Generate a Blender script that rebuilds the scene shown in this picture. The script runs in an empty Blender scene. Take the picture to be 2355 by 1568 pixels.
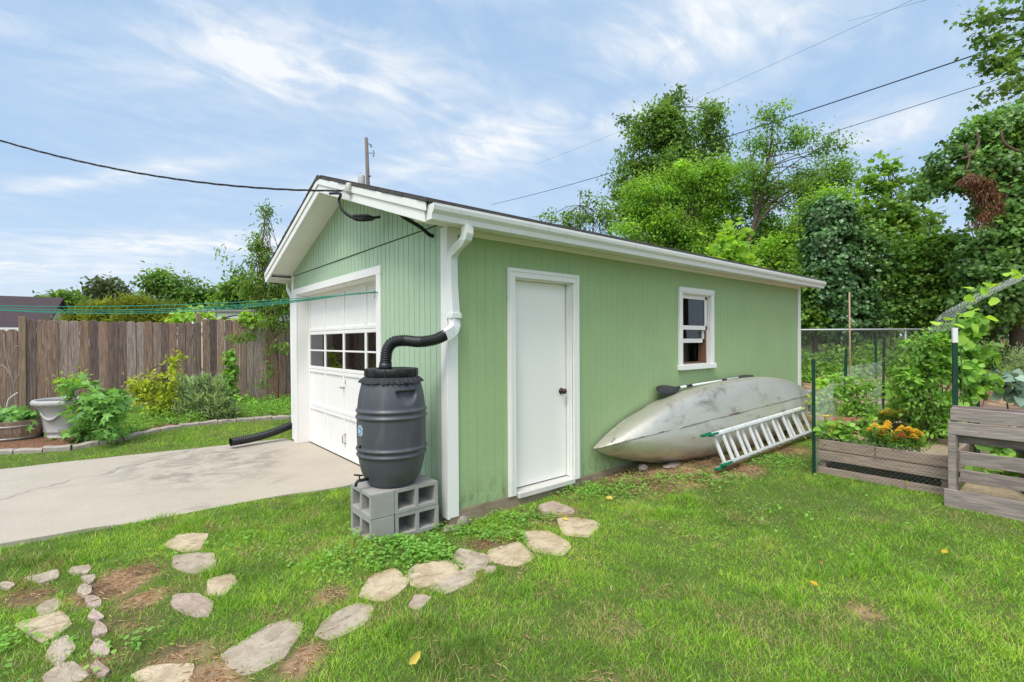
import bpy, math, random
import numpy as np
from mathutils import Vector, Matrix

R = math.radians
scene = bpy.context.scene
COL = scene.collection

# ------------------------------------------------------------------ camera
# World frame: the garage's front right corner is the origin, +x runs away along its side wall,
# +y runs along its front wall to the left, z is up.
CAM = np.array((-2.259, -3.565, 1.46))
FWD = np.array((0.640, 0.7684)); RGT = np.array((0.7684, -0.640))
FOC, CX, CY, ROLL = 1125.0, 1177.0, 784.0, 0.0061
cd = bpy.data.cameras.new("camera"); cam = bpy.data.objects.new("camera", cd); COL.objects.link(cam)
cd.sensor_width = 36.0; cd.lens = 36.0 * FOC / 2354.0; cd.clip_start = 0.05; cd.clip_end = 2000
_m = Matrix(((RGT[0], 0, -FWD[0], CAM[0]), (RGT[1], 0, -FWD[1], CAM[1]), (0, 1, 0, CAM[2]), (0, 0, 0, 1)))
cam.matrix_world = _m @ Matrix.Rotation(-ROLL, 4, 'Z')
scene.camera = cam

# ------------------------------------------------------------------ light
SUN_EL, SUN_AZ = 58.0, 208.0          # azimuth measured counter-clockwise from +x, where the light comes from
wd = bpy.data.worlds.new("World"); scene.world = wd; wd.use_nodes = True
def build_sky():
    nt = wd.node_tree; N, L = nt.nodes, nt.links
    N.clear()
    out = N.new('ShaderNodeOutputWorld'); bg = N.new('ShaderNodeBackground'); bg.inputs['Strength'].default_value = 0.10
    sky = N.new('ShaderNodeTexSky'); sky.sky_type = 'NISHITA'; sky.sun_disc = False
    sky.sun_elevation = R(SUN_EL); sky.sun_rotation = R(90 - SUN_AZ); sky.air_density = 1.0; sky.dust_density = 1.0; sky.ozone_density = 1.0
    tc = N.new('ShaderNodeTexCoord'); sep = N.new('ShaderNodeSeparateXYZ'); L.new(tc.outputs['Generated'], sep.inputs[0])
    def math_(op, a, b, clamp=False):
        n = N.new('ShaderNodeMath'); n.operation = op; n.use_clamp = clamp
        for i, v in enumerate((a, b)):
            if isinstance(v, (int, float)): n.inputs[i].default_value = v
            else: L.new(v, n.inputs[i])
        return n.outputs[0]
    zz = math_('MAXIMUM', sep.outputs['Z'], 0.0); zd = math_('ADD', zz, 0.16)
    u = math_('DIVIDE', sep.outputs['X'], zd); v = math_('DIVIDE', sep.outputs['Y'], zd)
    comb = N.new('ShaderNodeCombineXYZ'); L.new(u, comb.inputs[0]); L.new(v, comb.inputs[1])
    def cloud(rot, sc, nscale, det, dist, lo, hi, off=(0, 0, 0)):
        mp = N.new('ShaderNodeMapping'); mp.inputs['Rotation'].default_value = (0, 0, R(rot)); mp.inputs['Scale'].default_value = sc
        mp.inputs['Location'].default_value = off
        L.new(comb.outputs[0], mp.inputs[0])
        no = N.new('ShaderNodeTexNoise'); no.inputs['Scale'].default_value = nscale; no.inputs['Detail'].default_value = det
        no.inputs['Roughness'].default_value = 0.58; no.inputs['Distortion'].default_value = dist
        L.new(mp.outputs[0], no.inputs['Vector'])
        mr = N.new('ShaderNodeMapRange'); mr.interpolation_type = 'SMOOTHSTEP'
        mr.inputs['From Min'].default_value = lo; mr.inputs['From Max'].default_value = hi
        L.new(no.outputs[0], mr.inputs['Value'])
        return mr.outputs[0]
    def uvp(px, py):                       # where a sky direction lands on the cloud layer
        dx, dy = px - CX, CY - py; c, s = math.cos(ROLL), math.sin(ROLL); a, b = (dx * c + dy * s) / FOC, (dy * c - dx * s) / FOC
        d = np.array((a * RGT[0] + FWD[0], a * RGT[1] + FWD[1], b)); d /= np.linalg.norm(d); return d[:2] / (d[2] + 0.16)
    q0, q1 = uvp(250, 20), uvp(1300, 330); ang = -math.degrees(math.atan2(q1[1] - q0[1], q1[0] - q0[0]))
    streak = cloud(ang, (0.9, 1.6, 1), 2.4, 12, 1.8, 0.30, 0.72, (0.4, 0.1, 0))
    wisp = cloud(ang + 40, (0.9, 1.5, 1), 3.6, 12, 1.6, 0.28, 0.74, (1.4, 3.1, 0))
    body = None
    for (px, py, ax, ay, bx, by, w) in ((700, 160, 560, 130, -60, 110, 1.0), (1120, 330, 260, -70, 40, 80, 0.9), (1620, 70, 330, -60, 60, 130, 0.95), (920, 385, 330, -90, 10, 34, 1.0), (300, 400, 330, -40, 0, 26, 0.75),
                                        (1500, 260, 260, -90, 30, 60, 0.6), (2050, 290, 260, -60, 20, 60, 0.65), (420, 560, 520, 0, 0, 36, 0.8), (80, 610, 420, 0, 0, 60, 0.7), (2300, 60, 200, -40, 20, 60, 0.3), (1150, -60, 500, 40, 0, 80, 0.7)):
        c = uvp(px, py); A = uvp(px + ax * 0.3, py + ay * 0.3); B = uvp(px + bx * 0.3, py + by * 0.3)
        M2 = np.linalg.inv(np.stack(((A - c) / 0.3, (B - c) / 0.3), 1))
        sb = N.new('ShaderNodeVectorMath'); sb.operation = 'SUBTRACT'; L.new(comb.outputs[0], sb.inputs[0]); sb.inputs[1].default_value = (c[0], c[1], 0)
        ds = []
        for row in M2:
            dn = N.new('ShaderNodeVectorMath'); dn.operation = 'DOT_PRODUCT'; L.new(sb.outputs[0], dn.inputs[0]); dn.inputs[1].default_value = (row[0], row[1], 0); ds.append(dn.outputs['Value'])
        r2 = math_('ADD', math_('POWER', math_('ABSOLUTE', ds[0], 0), 2.0), math_('POWER', math_('ABSOLUTE', ds[1], 0), 2.0))
        e = math_('MULTIPLY', math_('POWER', 2.718, math_('MULTIPLY', r2, -1.7)), w)
        body = e if body is None else math_('MAXIMUM', body, e)
    mixn = math_('ADD', math_('MULTIPLY', streak, 0.68), math_('MULTIPLY', wisp, 0.50))
    fac = math_('MULTIPLY', body, math_('ADD', mixn, 0.16)); far = math_('MULTIPLY', math_('MULTIPLY', streak, wisp), 0.22)
    fac = math_('ADD', math_('MULTIPLY', fac, 1.15), far, True)
    veil = cloud(10, (1, 1.5, 1), 0.6, 6, 0.4, 0.30, 0.75, (5, 1, 0)); veil = math_('MULTIPLY', veil, 0.38)
    hz = math_('SUBTRACT', 1.0, zz); hz = math_('POWER', hz, 5.0); hz = math_('MULTIPLY', hz, 0.70)
    def mix(f, a, b, mode='MIX'):
        m = N.new('ShaderNodeMix'); m.data_type = 'RGBA'; m.blend_type = mode
        if isinstance(f, (int, float)): m.inputs[0].default_value = f
        else: L.new(f, m.inputs[0])
        for i, c in ((6, a), (7, b)):
            if isinstance(c, tuple): m.inputs[i].default_value = c
            else: L.new(c, m.inputs[i])
        return m.outputs[2]
    c0 = mix(0.66, sky.outputs[0], (3.15, 5.15, 7.8, 1))       # thin high haze over the whole sky
    c1 = mix(veil, c0, (5.3, 6.2, 7.3, 1))
    c2 = mix(hz, c1, (5.8, 6.45, 7.1, 1))
    c3 = mix(fac, c2, (6.9, 7.2, 7.55, 1))
    # hazy glow round the sun, added behind the photographer as soft fill light
    dt = N.new('ShaderNodeVectorMath'); dt.operation = 'DOT_PRODUCT'; L.new(tc.outputs['Generated'], dt.inputs[0])
    ce = math.cos(R(SUN_EL)); dt.inputs[1].default_value = (math.cos(R(SUN_AZ)) * ce, math.sin(R(SUN_AZ)) * ce, math.sin(R(SUN_EL)))
    gl = N.new('ShaderNodeMapRange'); gl.interpolation_type = 'SMOOTHSTEP'; gl.inputs['From Min'].default_value = 0.52; gl.inputs['From Max'].default_value = 1.0
    L.new(dt.outputs['Value'], gl.inputs['Value'])
    c3 = mix(gl.outputs[0], c3, (11.0, 10.2, 9.0, 1), 'ADD')
    L.new(c3, bg.inputs['Color']); L.new(bg.outputs[0], out.inputs[0])
build_sky()
sd = bpy.data.lights.new("sun", 'SUN'); sun = bpy.data.objects.new("sun", sd); COL.objects.link(sun)
sd.energy = 1.8; sd.angle = R(20); sd.color = (1.0, 0.96, 0.89)
_d = Vector((math.cos(R(SUN_AZ)) * math.cos(R(SUN_EL)), math.sin(R(SUN_AZ)) * math.cos(R(SUN_EL)), math.sin(R(SUN_EL))))
sun.rotation_euler = _d.to_track_quat('Z', 'Y').to_euler(); sun.location = (0, 0, 30)
vs = scene.view_settings
scene.display_settings.display_device = 'sRGB'
vs.view_transform = 'Standard'; vs.look = 'None'; vs.exposure = 0.42; vs.gamma = 1.0; vs.use_curve_mapping = False
scene.cycles.max_bounces = 6; scene.cycles.diffuse_bounces = 3; scene.cycles.glossy_bounces = 3
scene.cycles.transmission_bounces = 4; scene.cycles.transparent_max_bounces = 6

# ------------------------------------------------------------------ placing helpers
def smooth(a, b, t):
    t = np.clip((np.asarray(t, float) - a) / (b - a), 0, 1); return t * t * (3 - 2 * t)
def vnoise(x, y, s, seed):
    r = np.random.default_rng(seed).random((64, 64))
    x = np.asarray(x, float) / s + 1000.37; y = np.asarray(y, float) / s + 1000.71
    xi = np.floor(x).astype(int); yi = np.floor(y).astype(int); fx = x - xi; fy = y - yi
    fx = fx * fx * (3 - 2 * fx); fy = fy * fy * (3 - 2 * fy)
    a = r[xi % 64, yi % 64]; b = r[(xi + 1) % 64, yi % 64]; c = r[xi % 64, (yi + 1) % 64]; d = r[(xi + 1) % 64, (yi + 1) % 64]
    return (a * (1 - fx) + b * fx) * (1 - fy) + (c * (1 - fx) + d * fx) * fy
def g0(x, y):
    x = np.asarray(x, float); y = np.asarray(y, float)
    Yc = (x - CAM[0]) * FWD[0] + (y - CAM[1]) * FWD[1]; Xc = (x - CAM[0]) * RGT[0] + (y - CAM[1]) * RGT[1]
    z = np.interp(x, [-1.5, -0.2, 0.7, 1.6, 2.3, 2.9, 8.0], [-0.095, -0.115, -0.118, -0.098, -0.045, 0.0, 0.155])
    z = z + 0.016 * smooth(1.0, 1.42, y) * smooth(2.0, 1.8, y) * smooth(0.2, 0.0, x)
    z = z + 0.065 * np.exp(-((x + 0.72) ** 2 + (y + 0.12) ** 2) / 0.16) - 0.03 * np.exp(-((x - 0.1) ** 2 + (y + 0.05) ** 2) / 0.08)
    z = z + 0.14 * smooth(4.9, 6.6, y) * smooth(3.5, 1.0, x)
    z = z + 0.42 * smooth(9.0, 11.6, Yc) * smooth(1.5, 4.0, Xc) * smooth(4.0, 1.5, y)
    z = z + 0.9 * smooth(12.5, 17, Yc) * smooth(2.5, 6.0, Xc)
    return z
def g(x, y):
    x = np.asarray(x, float); y = np.asarray(y, float)
    z = g0(x, y)
    ins = smooth(0.02, 0.1, x) * smooth(7.63, 7.5, x) * smooth(0.02, 0.1, y) * smooth(4.44, 4.36, y)
    z = z * (1 - ins) + -0.3 * ins
    dr = smooth(0.3, 0.1, x) * smooth(1.72, 1.85, y) * smooth(4.5, 4.38, y)
    return z * (1 - dr) + -0.17 * dr
def _ray(px, py):
    dx, dy = px - CX, CY - py; c, s = math.cos(ROLL), math.sin(ROLL)
    return (dx * c + dy * s) / FOC, (dy * c - dx * s) / FOC
def pt(px, py, Y):
    a, b = _ray(px, py); q = CAM[:2] + a * Y * RGT + Y * FWD
    return np.array((q[0], q[1], CAM[2] + b * Y))
def gp(px, py, lift=0.0):
    a, b = _ray(px, py); z = -0.05
    for _ in range(14):
        Y = (z + lift - CAM[2]) / b; q = CAM[:2] + a * Y * RGT + Y * FWD; z = 0.5 * z + 0.5 * float(g0(q[0], q[1]))
    return np.array((q[0], q[1], z + lift))
def depth_of(p): return float((p[0] - CAM[0]) * FWD[0] + (p[1] - CAM[1]) * FWD[1])

# ------------------------------------------------------------------ objects
def tag(o, label=None, cat=None, group=None, kind=None):
    if label: o['label'] = label
    if cat: o['category'] = cat
    if group: o['group'] = group
    if kind: o['kind'] = kind
    return o
def thing(name, label, cat, loc=(0, 0, 0), group=None):
    o = bpy.data.objects.new(name, None); COL.objects.link(o); o.location = tuple(float(v) for v in loc)
    o.empty_display_size = 0.1
    return tag(o, label, cat, group)
def _origin(parent):
    v = np.zeros(3)
    while parent is not None: v = v + np.array(parent.location); parent = parent.parent
    return v
def np_mesh(name, V, faces, mat, parent=None, v=None, smooth_=False, extra=None):
    """faces: list of (m,k) int arrays; v: per-face floats in the same order."""
    V = np.asarray(V, np.float32) - (_origin(parent).astype(np.float32) if parent is not None else 0)
    me = bpy.data.meshes.new(name)
    me.vertices.add(len(V)); me.vertices.foreach_set('co', np.ascontiguousarray(V, np.float32).ravel())
    idx = np.concatenate([f.ravel() for f in faces]).astype(np.int32)
    cnt = np.concatenate([np.full(len(f), f.shape[1], np.int32) for f in faces])
    st = np.concatenate(([0], np.cumsum(cnt)[:-1])).astype(np.int32)
    me.loops.add(len(idx)); me.loops.foreach_set('vertex_index', idx)
    me.polygons.add(len(cnt)); me.polygons.foreach_set('loop_start', st); me.polygons.foreach_set('loop_total', cnt)
    if smooth_: me.polygons.foreach_set('use_smooth', np.ones(len(cnt), bool))
    if v is not None:
        at = me.attributes.new('v', 'FLOAT', 'FACE'); at.data.foreach_set('value', np.asarray(v, np.float32))
    if extra:
        for k, arr in extra.items():
            at = me.attributes.new(k, 'FLOAT', 'POINT'); at.data.foreach_set('value', np.asarray(arr, np.float32))
    me.update(calc_edges=True); me.validate()
    me.materials.append(mat)
    o = bpy.data.objects.new(name, me); COL.objects.link(o)
    if parent is not None: o.parent = parent
    return o
class MB:
    """Collects shapes; build() links them as one mesh object."""
    def __init__(s): s.V = []; s.F = []; s.A = []; s.S = []
    def add(s, V, F, a=0.5, sm=False):
        n = len(s.V); s.V += [tuple(float(c) for c in p) for p in V]
        for f in F: s.F.append([i + n for i in f]); s.A.append(a); s.S.append(sm)
        return s
    def box(s, p0, p1, a=0.5):
        (x0, y0, z0), (x1, y1, z1) = p0, p1
        V = [(x0, y0, z0), (x1, y0, z0), (x1, y1, z0), (x0, y1, z0), (x0, y0, z1), (x1, y0, z1), (x1, y1, z1), (x0, y1, z1)]
        return s.add(V, [(3, 2, 1, 0), (4, 5, 6, 7), (0, 1, 5, 4), (1, 2, 6, 5), (2, 3, 7, 6), (3, 0, 4, 7)], a)
    def beam(s, p, q, w, h, up=(0, 0, 1), a=0.5, w2=None, h2=None):
        """Box from p to q, w wide sideways, h tall along up."""
        p, q = Vector(p), Vector(q); d = (q - p).normalized(); sd_ = d.cross(Vector(up)).normalized(); u = sd_.cross(d)
        w2 = w if w2 is None else w2; h2 = h if h2 is None else h2; V = []
        for c, ww, hh in ((p, w, h), (q, w2, h2)):
            for i, j in ((-1, -1), (1, -1), (1, 1), (-1, 1)): V.append(c + sd_ * (i * ww / 2) + u * (j * hh / 2))
        return s.add(V, [(3, 2, 1, 0), (4, 5, 6, 7), (0, 1, 5, 4), (1, 2, 6, 5), (2, 3, 7, 6), (3, 0, 4, 7)], a)
    def tube(s, path, rad, n=8, a=0.5, cap=True, sm=True):
        P = [Vector([float(c) for c in p]) for p in path]
        if not hasattr(rad, '__len__'): rad = [rad] * len(P)
        t0 = (P[1] - P[0]).normalized(); ref = Vector((0, 0, 1)) if abs(t0.z) < 0.9 else Vector((1, 0, 0))
        nx = t0.cross(ref).normalized(); V = []
        for i, p in enumerate(P):
            t = (P[min(i + 1, len(P) - 1)] - P[max(i - 1, 0)]).normalized()
            nx = (nx - t * nx.dot(t)).normalized(); ny = t.cross(nx)
            for k in range(n):
                an = 2 * math.pi * k / n; V.append(p + (nx * math.cos(an) + ny * math.sin(an)) * rad[i])
        F = [(i * n + k, i * n + (k + 1) % n, (i + 1) * n + (k + 1) % n, (i + 1) * n + k) for i in range(len(P) - 1) for k in range(n)]
        s.add(V, F, a, sm)
        if cap:
            m = len(s.V) - len(V); s.F.append([m + k for k in reversed(range(n))]); s.A.append(a); s.S.append(False)
            s.F.append([m + (len(P) - 1) * n + k for k in range(n)]); s.A.append(a); s.S.append(False)
        return s
    def lathe(s, prof, c=(0, 0, 0), n=32, a=0.5, sm=True, cap=True):
        V = [(c[0] + r * math.cos(2 * math.pi * k / n), c[1] + r * math.sin(2 * math.pi * k / n), c[2] + z) for r, z in prof for k in range(n)]
        F = [(i * n + k, i * n + (k + 1) % n, (i + 1) * n + (k + 1) % n, (i + 1) * n + k) for i in range(len(prof) - 1) for k in range(n)]
        s.add(V, F, a, sm)
        if cap:
            m = len(s.V) - len(V); s.F.append([m + k for k in reversed(range(n))]); s.A.append(a); s.S.append(False)
            s.F.append([m + (len(prof) - 1) * n + k for k in range(n)]); s.A.append(a); s.S.append(False)
        return s
    def prism(s, poly, ext, a=0.5):
        """poly: 3-D points (planar), ext: extrusion vector."""
        n = len(poly); e = np.array(ext, float); P = [np.array(p, float) for p in poly]
        V = P + [p + e for p in P]
        F = [list(range(n))[::-1], list(range(n, 2 * n))] + [(i, (i + 1) % n, n + (i + 1) % n, n + i) for i in range(n)]
        return s.add(V, F, a)
    def build(s, name, mat, parent=None, bevel=0.0, seg=1, kind=None):
        off = _origin(parent) if parent is not None else np.zeros(3)
        me = bpy.data.meshes.new(name)
        me.from_pydata([tuple(np.array(p) - off) for p in s.V], [], s.F)
        at = me.attributes.new('v', 'FLOAT', 'FACE'); at.data.foreach_set('value', np.array(s.A, np.float32))
        me.polygons.foreach_set('use_smooth', np.array(s.S, bool)); me.materials.append(mat); me.update()
        o = bpy.data.objects.new(name, me); COL.objects.link(o)
        if parent is not None: o.parent = parent
        if bevel:
            b = o.modifiers.new('bevel', 'BEVEL'); b.width = bevel; b.segments = seg; b.limit_method = 'ANGLE'; b.angle_limit = R(40)
        if kind: o['kind'] = kind
        return o

# ------------------------------------------------------------------ materials
def _new(name):
    m = bpy.data.materials.new(name); m.use_nodes = True; nt = m.node_tree; nt.nodes.clear()
    o = nt.nodes.new('ShaderNodeOutputMaterial'); p = nt.nodes.new('ShaderNodeBsdfPrincipled'); nt.links.new(p.outputs[0], o.inputs[0])
    return m, nt, p, o
def _ramp(nt, stops, fac):
    r = nt.nodes.new('ShaderNodeValToRGB'); e = r.color_ramp.elements
    while len(e) < len(stops): e.new(0.5)
    for el, (pos, c) in zip(e, stops): el.position = pos; el.color = (*c, 1)
    nt.links.new(fac, r.inputs[0]); return r.outputs[0]
def _noise(nt, scale, stretch=(1, 1, 1), detail=5, rough=0.6, dist=0.0, rot=(0, 0, 0)):
    tc = nt.nodes.new('ShaderNodeTexCoord'); mp = nt.nodes.new('ShaderNodeMapping'); mp.inputs['Scale'].default_value = stretch
    mp.inputs['Rotation'].default_value = rot
    nt.links.new(tc.outputs['Object'], mp.inputs[0]); n = nt.nodes.new('ShaderNodeTexNoise')
    n.inputs['Scale'].default_value = scale; n.inputs['Detail'].default_value = detail; n.inputs['Roughness'].default_value = rough
    n.inputs['Distortion'].default_value = dist; nt.links.new(mp.outputs[0], n.inputs['Vector']); return n.outputs[0]
def _range(nt, v, a, b, c=0.0, d=1.0, sm=True):
    m = nt.nodes.new('ShaderNodeMapRange'); m.interpolation_type = 'SMOOTHSTEP' if sm else 'LINEAR'
    for k, x in zip(('From Min', 'From Max', 'To Min', 'To Max'), (a, b, c, d)): m.inputs[k].default_value = x
    nt.links.new(v, m.inputs['Value']); return m.outputs[0]
def _mix(nt, f, a, b, mode='MIX'):
    m = nt.nodes.new('ShaderNodeMix'); m.data_type = 'RGBA'; m.blend_type = mode
    for i, c in ((0, f), (6, a), (7, b)):
        if isinstance(c, (int, float)): m.inputs[i].default_value = c
        elif isinstance(c, tuple): m.inputs[i].default_value = (*c[:3], 1)
        else: nt.links.new(c, m.inputs[i])
    return m.outputs[2]
def _attr(nt, name='v'):
    a = nt.nodes.new('ShaderNodeAttribute'); a.attribute_name = name; return a.outputs['Fac']
def _bump(nt, p, h, strength, dist=0.01):
    b = nt.nodes.new('ShaderNodeBump'); b.inputs['Strength'].default_value = strength; b.inputs['Distance'].default_value = dist
    nt.links.new(h, b.inputs['Height']); nt.links.new(b.outputs[0], p.inputs['Normal'])
def mul(c, k): return tuple(min(1.0, x * k) for x in c)
def mat(name, col, rough=0.6, metal=0.0, var=0.12, scale=6.0, stretch=(1, 1, 1), dirt=None, dirt_amt=0.0, dirt_scale=3.0, dirt_lo=0.5,
        bump=0.0, bscale=80.0, bstretch=(1, 1, 1), bdist=0.004, spec=0.4, vvar=0.0):
    m, nt, p, o = _new(name)
    c = _mix(nt, _noise(nt, scale, stretch), mul(col, 1 - var * 1.6), mul(col, 1 + var * 1.6))
    if vvar: c = _mix(nt, 1.0, c, _ramp(nt, [(0, (1 - vvar,) * 3), (1, (1 + vvar,) * 3)], _attr(nt)), 'MULTIPLY')
    if dirt: c = _mix(nt, _range(nt, _noise(nt, dirt_scale, stretch, 8, 0.65, 0.4), dirt_lo, dirt_lo + 0.22, 0, dirt_amt), c, dirt)
    nt.links.new(c, p.inputs['Base Color']); p.inputs['Roughness'].default_value = rough; p.inputs['Metallic'].default_value = metal
    p.inputs['Specular IOR Level'].default_value = spec
    if bump: _bump(nt, p, _noise(nt, bscale, bstretch, 4), bump, bdist)
    return m
def leafmat(name, stops, trans=0.32, rough=0.5, spec=0.35, tcol=1.5):
    m, nt, p, o = _new(name)
    c = _ramp(nt, stops, _attr(nt)); nt.links.new(c, p.inputs['Base Color'])
    p.inputs['Roughness'].default_value = rough; p.inputs['Specular IOR Level'].default_value = spec
    t = nt.nodes.new('ShaderNodeBsdfTranslucent')
    nt.links.new(_mix(nt, 1.0, c, (tcol * 1.15, tcol, tcol * 0.55), 'MULTIPLY'), t.inputs['Color'])
    mx = nt.nodes.new('ShaderNodeMixShader'); mx.inputs[0].default_value = trans
    nt.links.new(p.outputs[0], mx.inputs[1]); nt.links.new(t.outputs[0], mx.inputs[2]); nt.links.new(mx.outputs[0], o.inputs[0])
    return m
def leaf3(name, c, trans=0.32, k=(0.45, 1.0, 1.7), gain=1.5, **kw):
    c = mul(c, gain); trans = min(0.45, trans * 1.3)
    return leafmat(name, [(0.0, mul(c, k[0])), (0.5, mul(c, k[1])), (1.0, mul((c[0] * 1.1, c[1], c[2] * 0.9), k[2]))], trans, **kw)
def siding_mat(name, axis):
    m, nt, p, o = _new(name)
    st = (1, 0.25, 6) if axis == 'y' else (0.25, 1, 6)
    base = (0.43, 0.57, 0.40) if axis == 'y' else (0.36, 0.49, 0.245)      # same green paint; stronger light on the front is put into its paler tone
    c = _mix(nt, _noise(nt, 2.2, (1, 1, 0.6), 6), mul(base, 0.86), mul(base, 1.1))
    c = _mix(nt, _range(nt, _noise(nt, 30, st, 3), 0.35, 0.7, 0, 0.35), c, mul(base, 0.78))
    c = _mix(nt, _range(nt, _noise(nt, 9, (3, 3, 0.35), 6, 0.7), 0.58, 0.78, 0, 0.30), c, (0.12, 0.17, 0.09))
    c = _mix(nt, _range(nt, _noise(nt, 26, (1, 1, 1), 3), 0.74, 0.78, 0, 0.5), c, (0.62, 0.68, 0.56))
    sz = nt.nodes.new('ShaderNodeSeparateXYZ'); tcz = nt.nodes.new('ShaderNodeTexCoord'); nt.links.new(tcz.outputs['Object'], sz.inputs[0])
    spl = nt.nodes.new('ShaderNodeMath'); spl.operation = 'MULTIPLY'; nt.links.new(_range(nt, sz.outputs['Z'], 0.32, 0.0, 0, 1), spl.inputs[0]); nt.links.new(_range(nt, _noise(nt, 14, (1, 1, 0.5), 7, 0.7), 0.40, 0.68, 0, 0.75), spl.inputs[1])
    c = _mix(nt, spl.outputs[0], c, (0.17, 0.17, 0.10))                     # mud splashed up from the ground
    nt.links.new(c, p.inputs['Base Color']); p.inputs['Roughness'].default_value = 0.62; p.inputs['Specular IOR Level'].default_value = 0.3
    _bump(nt, p, _noise(nt, 45, st, 4), 0.5, 0.004)
    return m
def wood_mat(name, stops, grain=(14, 14, 0.8), rough=0.85, knots=True, tint=None, con=1.0):
    m, nt, p, o = _new(name)
    at = _attr(nt); c = _ramp(nt, stops, at)
    gr = _noise(nt, 4.5, grain, 7, 0.62, 0.8)
    c = _mix(nt, _range(nt, gr, 0.32, 0.72), _mix(nt, 1.0, c, (1 - 0.38 * con, 1 - 0.40 * con, 1 - 0.39 * con), 'MULTIPLY'), _mix(nt, 1.0, c, (1 + 0.28 * con, 1 + 0.23 * con, 1 + 0.19 * con), 'MULTIPLY'))
    if tint: c = _mix(nt, _range(nt, _noise(nt, 1.6, tuple(max(0.25, s / 6) for s in grain), 4), 0.55, 0.75, 0, 0.55), c, tint)
    if knots:
        kn = _noise(nt, 7.0, tuple(max(0.6, s / 12) for s in grain), 2)
        c = _mix(nt, _range(nt, kn, 0.70, 0.78, 0, 0.7), c, (0.045, 0.035, 0.03))
    nt.links.new(c, p.inputs['Base Color']); p.inputs['Roughness'].default_value = rough; p.inputs['Specular IOR Level'].default_value = 0.25
    _bump(nt, p, gr, 0.35, 0.004)
    return m

WHITE = mat('white_paint', (0.84, 0.82, 0.79), 0.5, var=0.03, scale=3, dirt=(0.42, 0.40, 0.34), dirt_amt=0.25, dirt_scale=5, dirt_lo=0.56, bump=0.06, bscale=40)
WHITE2 = mat('white_metal_paint', (0.78, 0.78, 0.76), 0.38, var=0.03, scale=4, dirt=(0.36, 0.34, 0.28), dirt_amt=0.45, dirt_scale=7, dirt_lo=0.55)
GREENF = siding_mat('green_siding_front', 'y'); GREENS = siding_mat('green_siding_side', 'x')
CONC = mat('old_concrete', (0.30, 0.235, 0.165), 0.9, var=0.22, scale=7, dirt=(0.16, 0.11, 0.05), dirt_amt=0.7, dirt_scale=4, dirt_lo=0.5, bump=0.5, bscale=60)
BLOCK = mat('concrete_block', (0.36, 0.345, 0.32), 0.95, var=0.15, scale=12, dirt=(0.20, 0.19, 0.16), dirt_amt=0.5, dirt_scale=6, bump=0.9, bscale=150, bdist=0.004)
SHINGLE = mat('asphalt_shingle', (0.075, 0.068, 0.062), 0.95, var=0.35, scale=14, bump=0.6, bscale=120)
BLACK = mat('black_plastic', (0.012, 0.012, 0.014), 0.45, var=0.2, spec=0.5)
RUBBER = mat('black_cable_sheath', (0.010, 0.010, 0.011), 0.6, var=0.2)
GLASS_, _nt, _p, _o = _new('window_glass')
_p.inputs['Base Color'].default_value = (0.02, 0.022, 0.025, 1); _p.inputs['Roughness'].default_value = 0.03
_p.inputs['Specular IOR Level'].default_value = 0.6
_tr = _nt.nodes.new('ShaderNodeBsdfTransparent'); _tr.inputs[0].default_value = (0.85, 0.88, 0.88, 1)
_gl = _nt.nodes.new('ShaderNodeBsdfGlossy'); _gl.inputs['Roughness'].default_value = 0.02; _gl.inputs['Color'].default_value = (0.9, 0.92, 0.95, 1)
_fr = _nt.nodes.new('ShaderNodeFresnel'); _fr.inputs[0].default_value = 1.6
_mx = _nt.nodes.new('ShaderNodeMixShader'); _nt.links.new(_fr.outputs[0], _mx.inputs[0]); _nt.links.new(_tr.outputs[0], _mx.inputs[1]); _nt.links.new(_gl.outputs[0], _mx.inputs[2])
_nt.links.new(_mx.outputs[0], _o.inputs[0]); GLASS = GLASS_
BARK = mat('bark', (0.10, 0.075, 0.055), 0.95, var=0.3, scale=20, stretch=(1, 1, 0.3), bump=0.8, bscale=40, bstretch=(1, 1, 0.3), bdist=0.01)
BARKG = mat('pale_bark', (0.20, 0.165, 0.13), 0.95, var=0.3, scale=20, stretch=(1, 1, 0.3), bump=0.8, bscale=40, bdist=0.01)
STEM = mat('green_stem', (0.10, 0.16, 0.04), 0.7, var=0.2)

# ------------------------------------------------------------------ ground
EDGE_PX = [(-160, 1046), (0, 1043), (73, 1040), (166, 1033), (274, 1013.5), (352, 994), (430, 982), (489, 974.5), (582, 967), (670, 962), (740, 957)]
EDGE = np.array([gp(*p)[:2] for p in EDGE_PX])
def edge_y(x): return np.interp(x, EDGE[:, 0], EDGE[:, 1])
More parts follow.
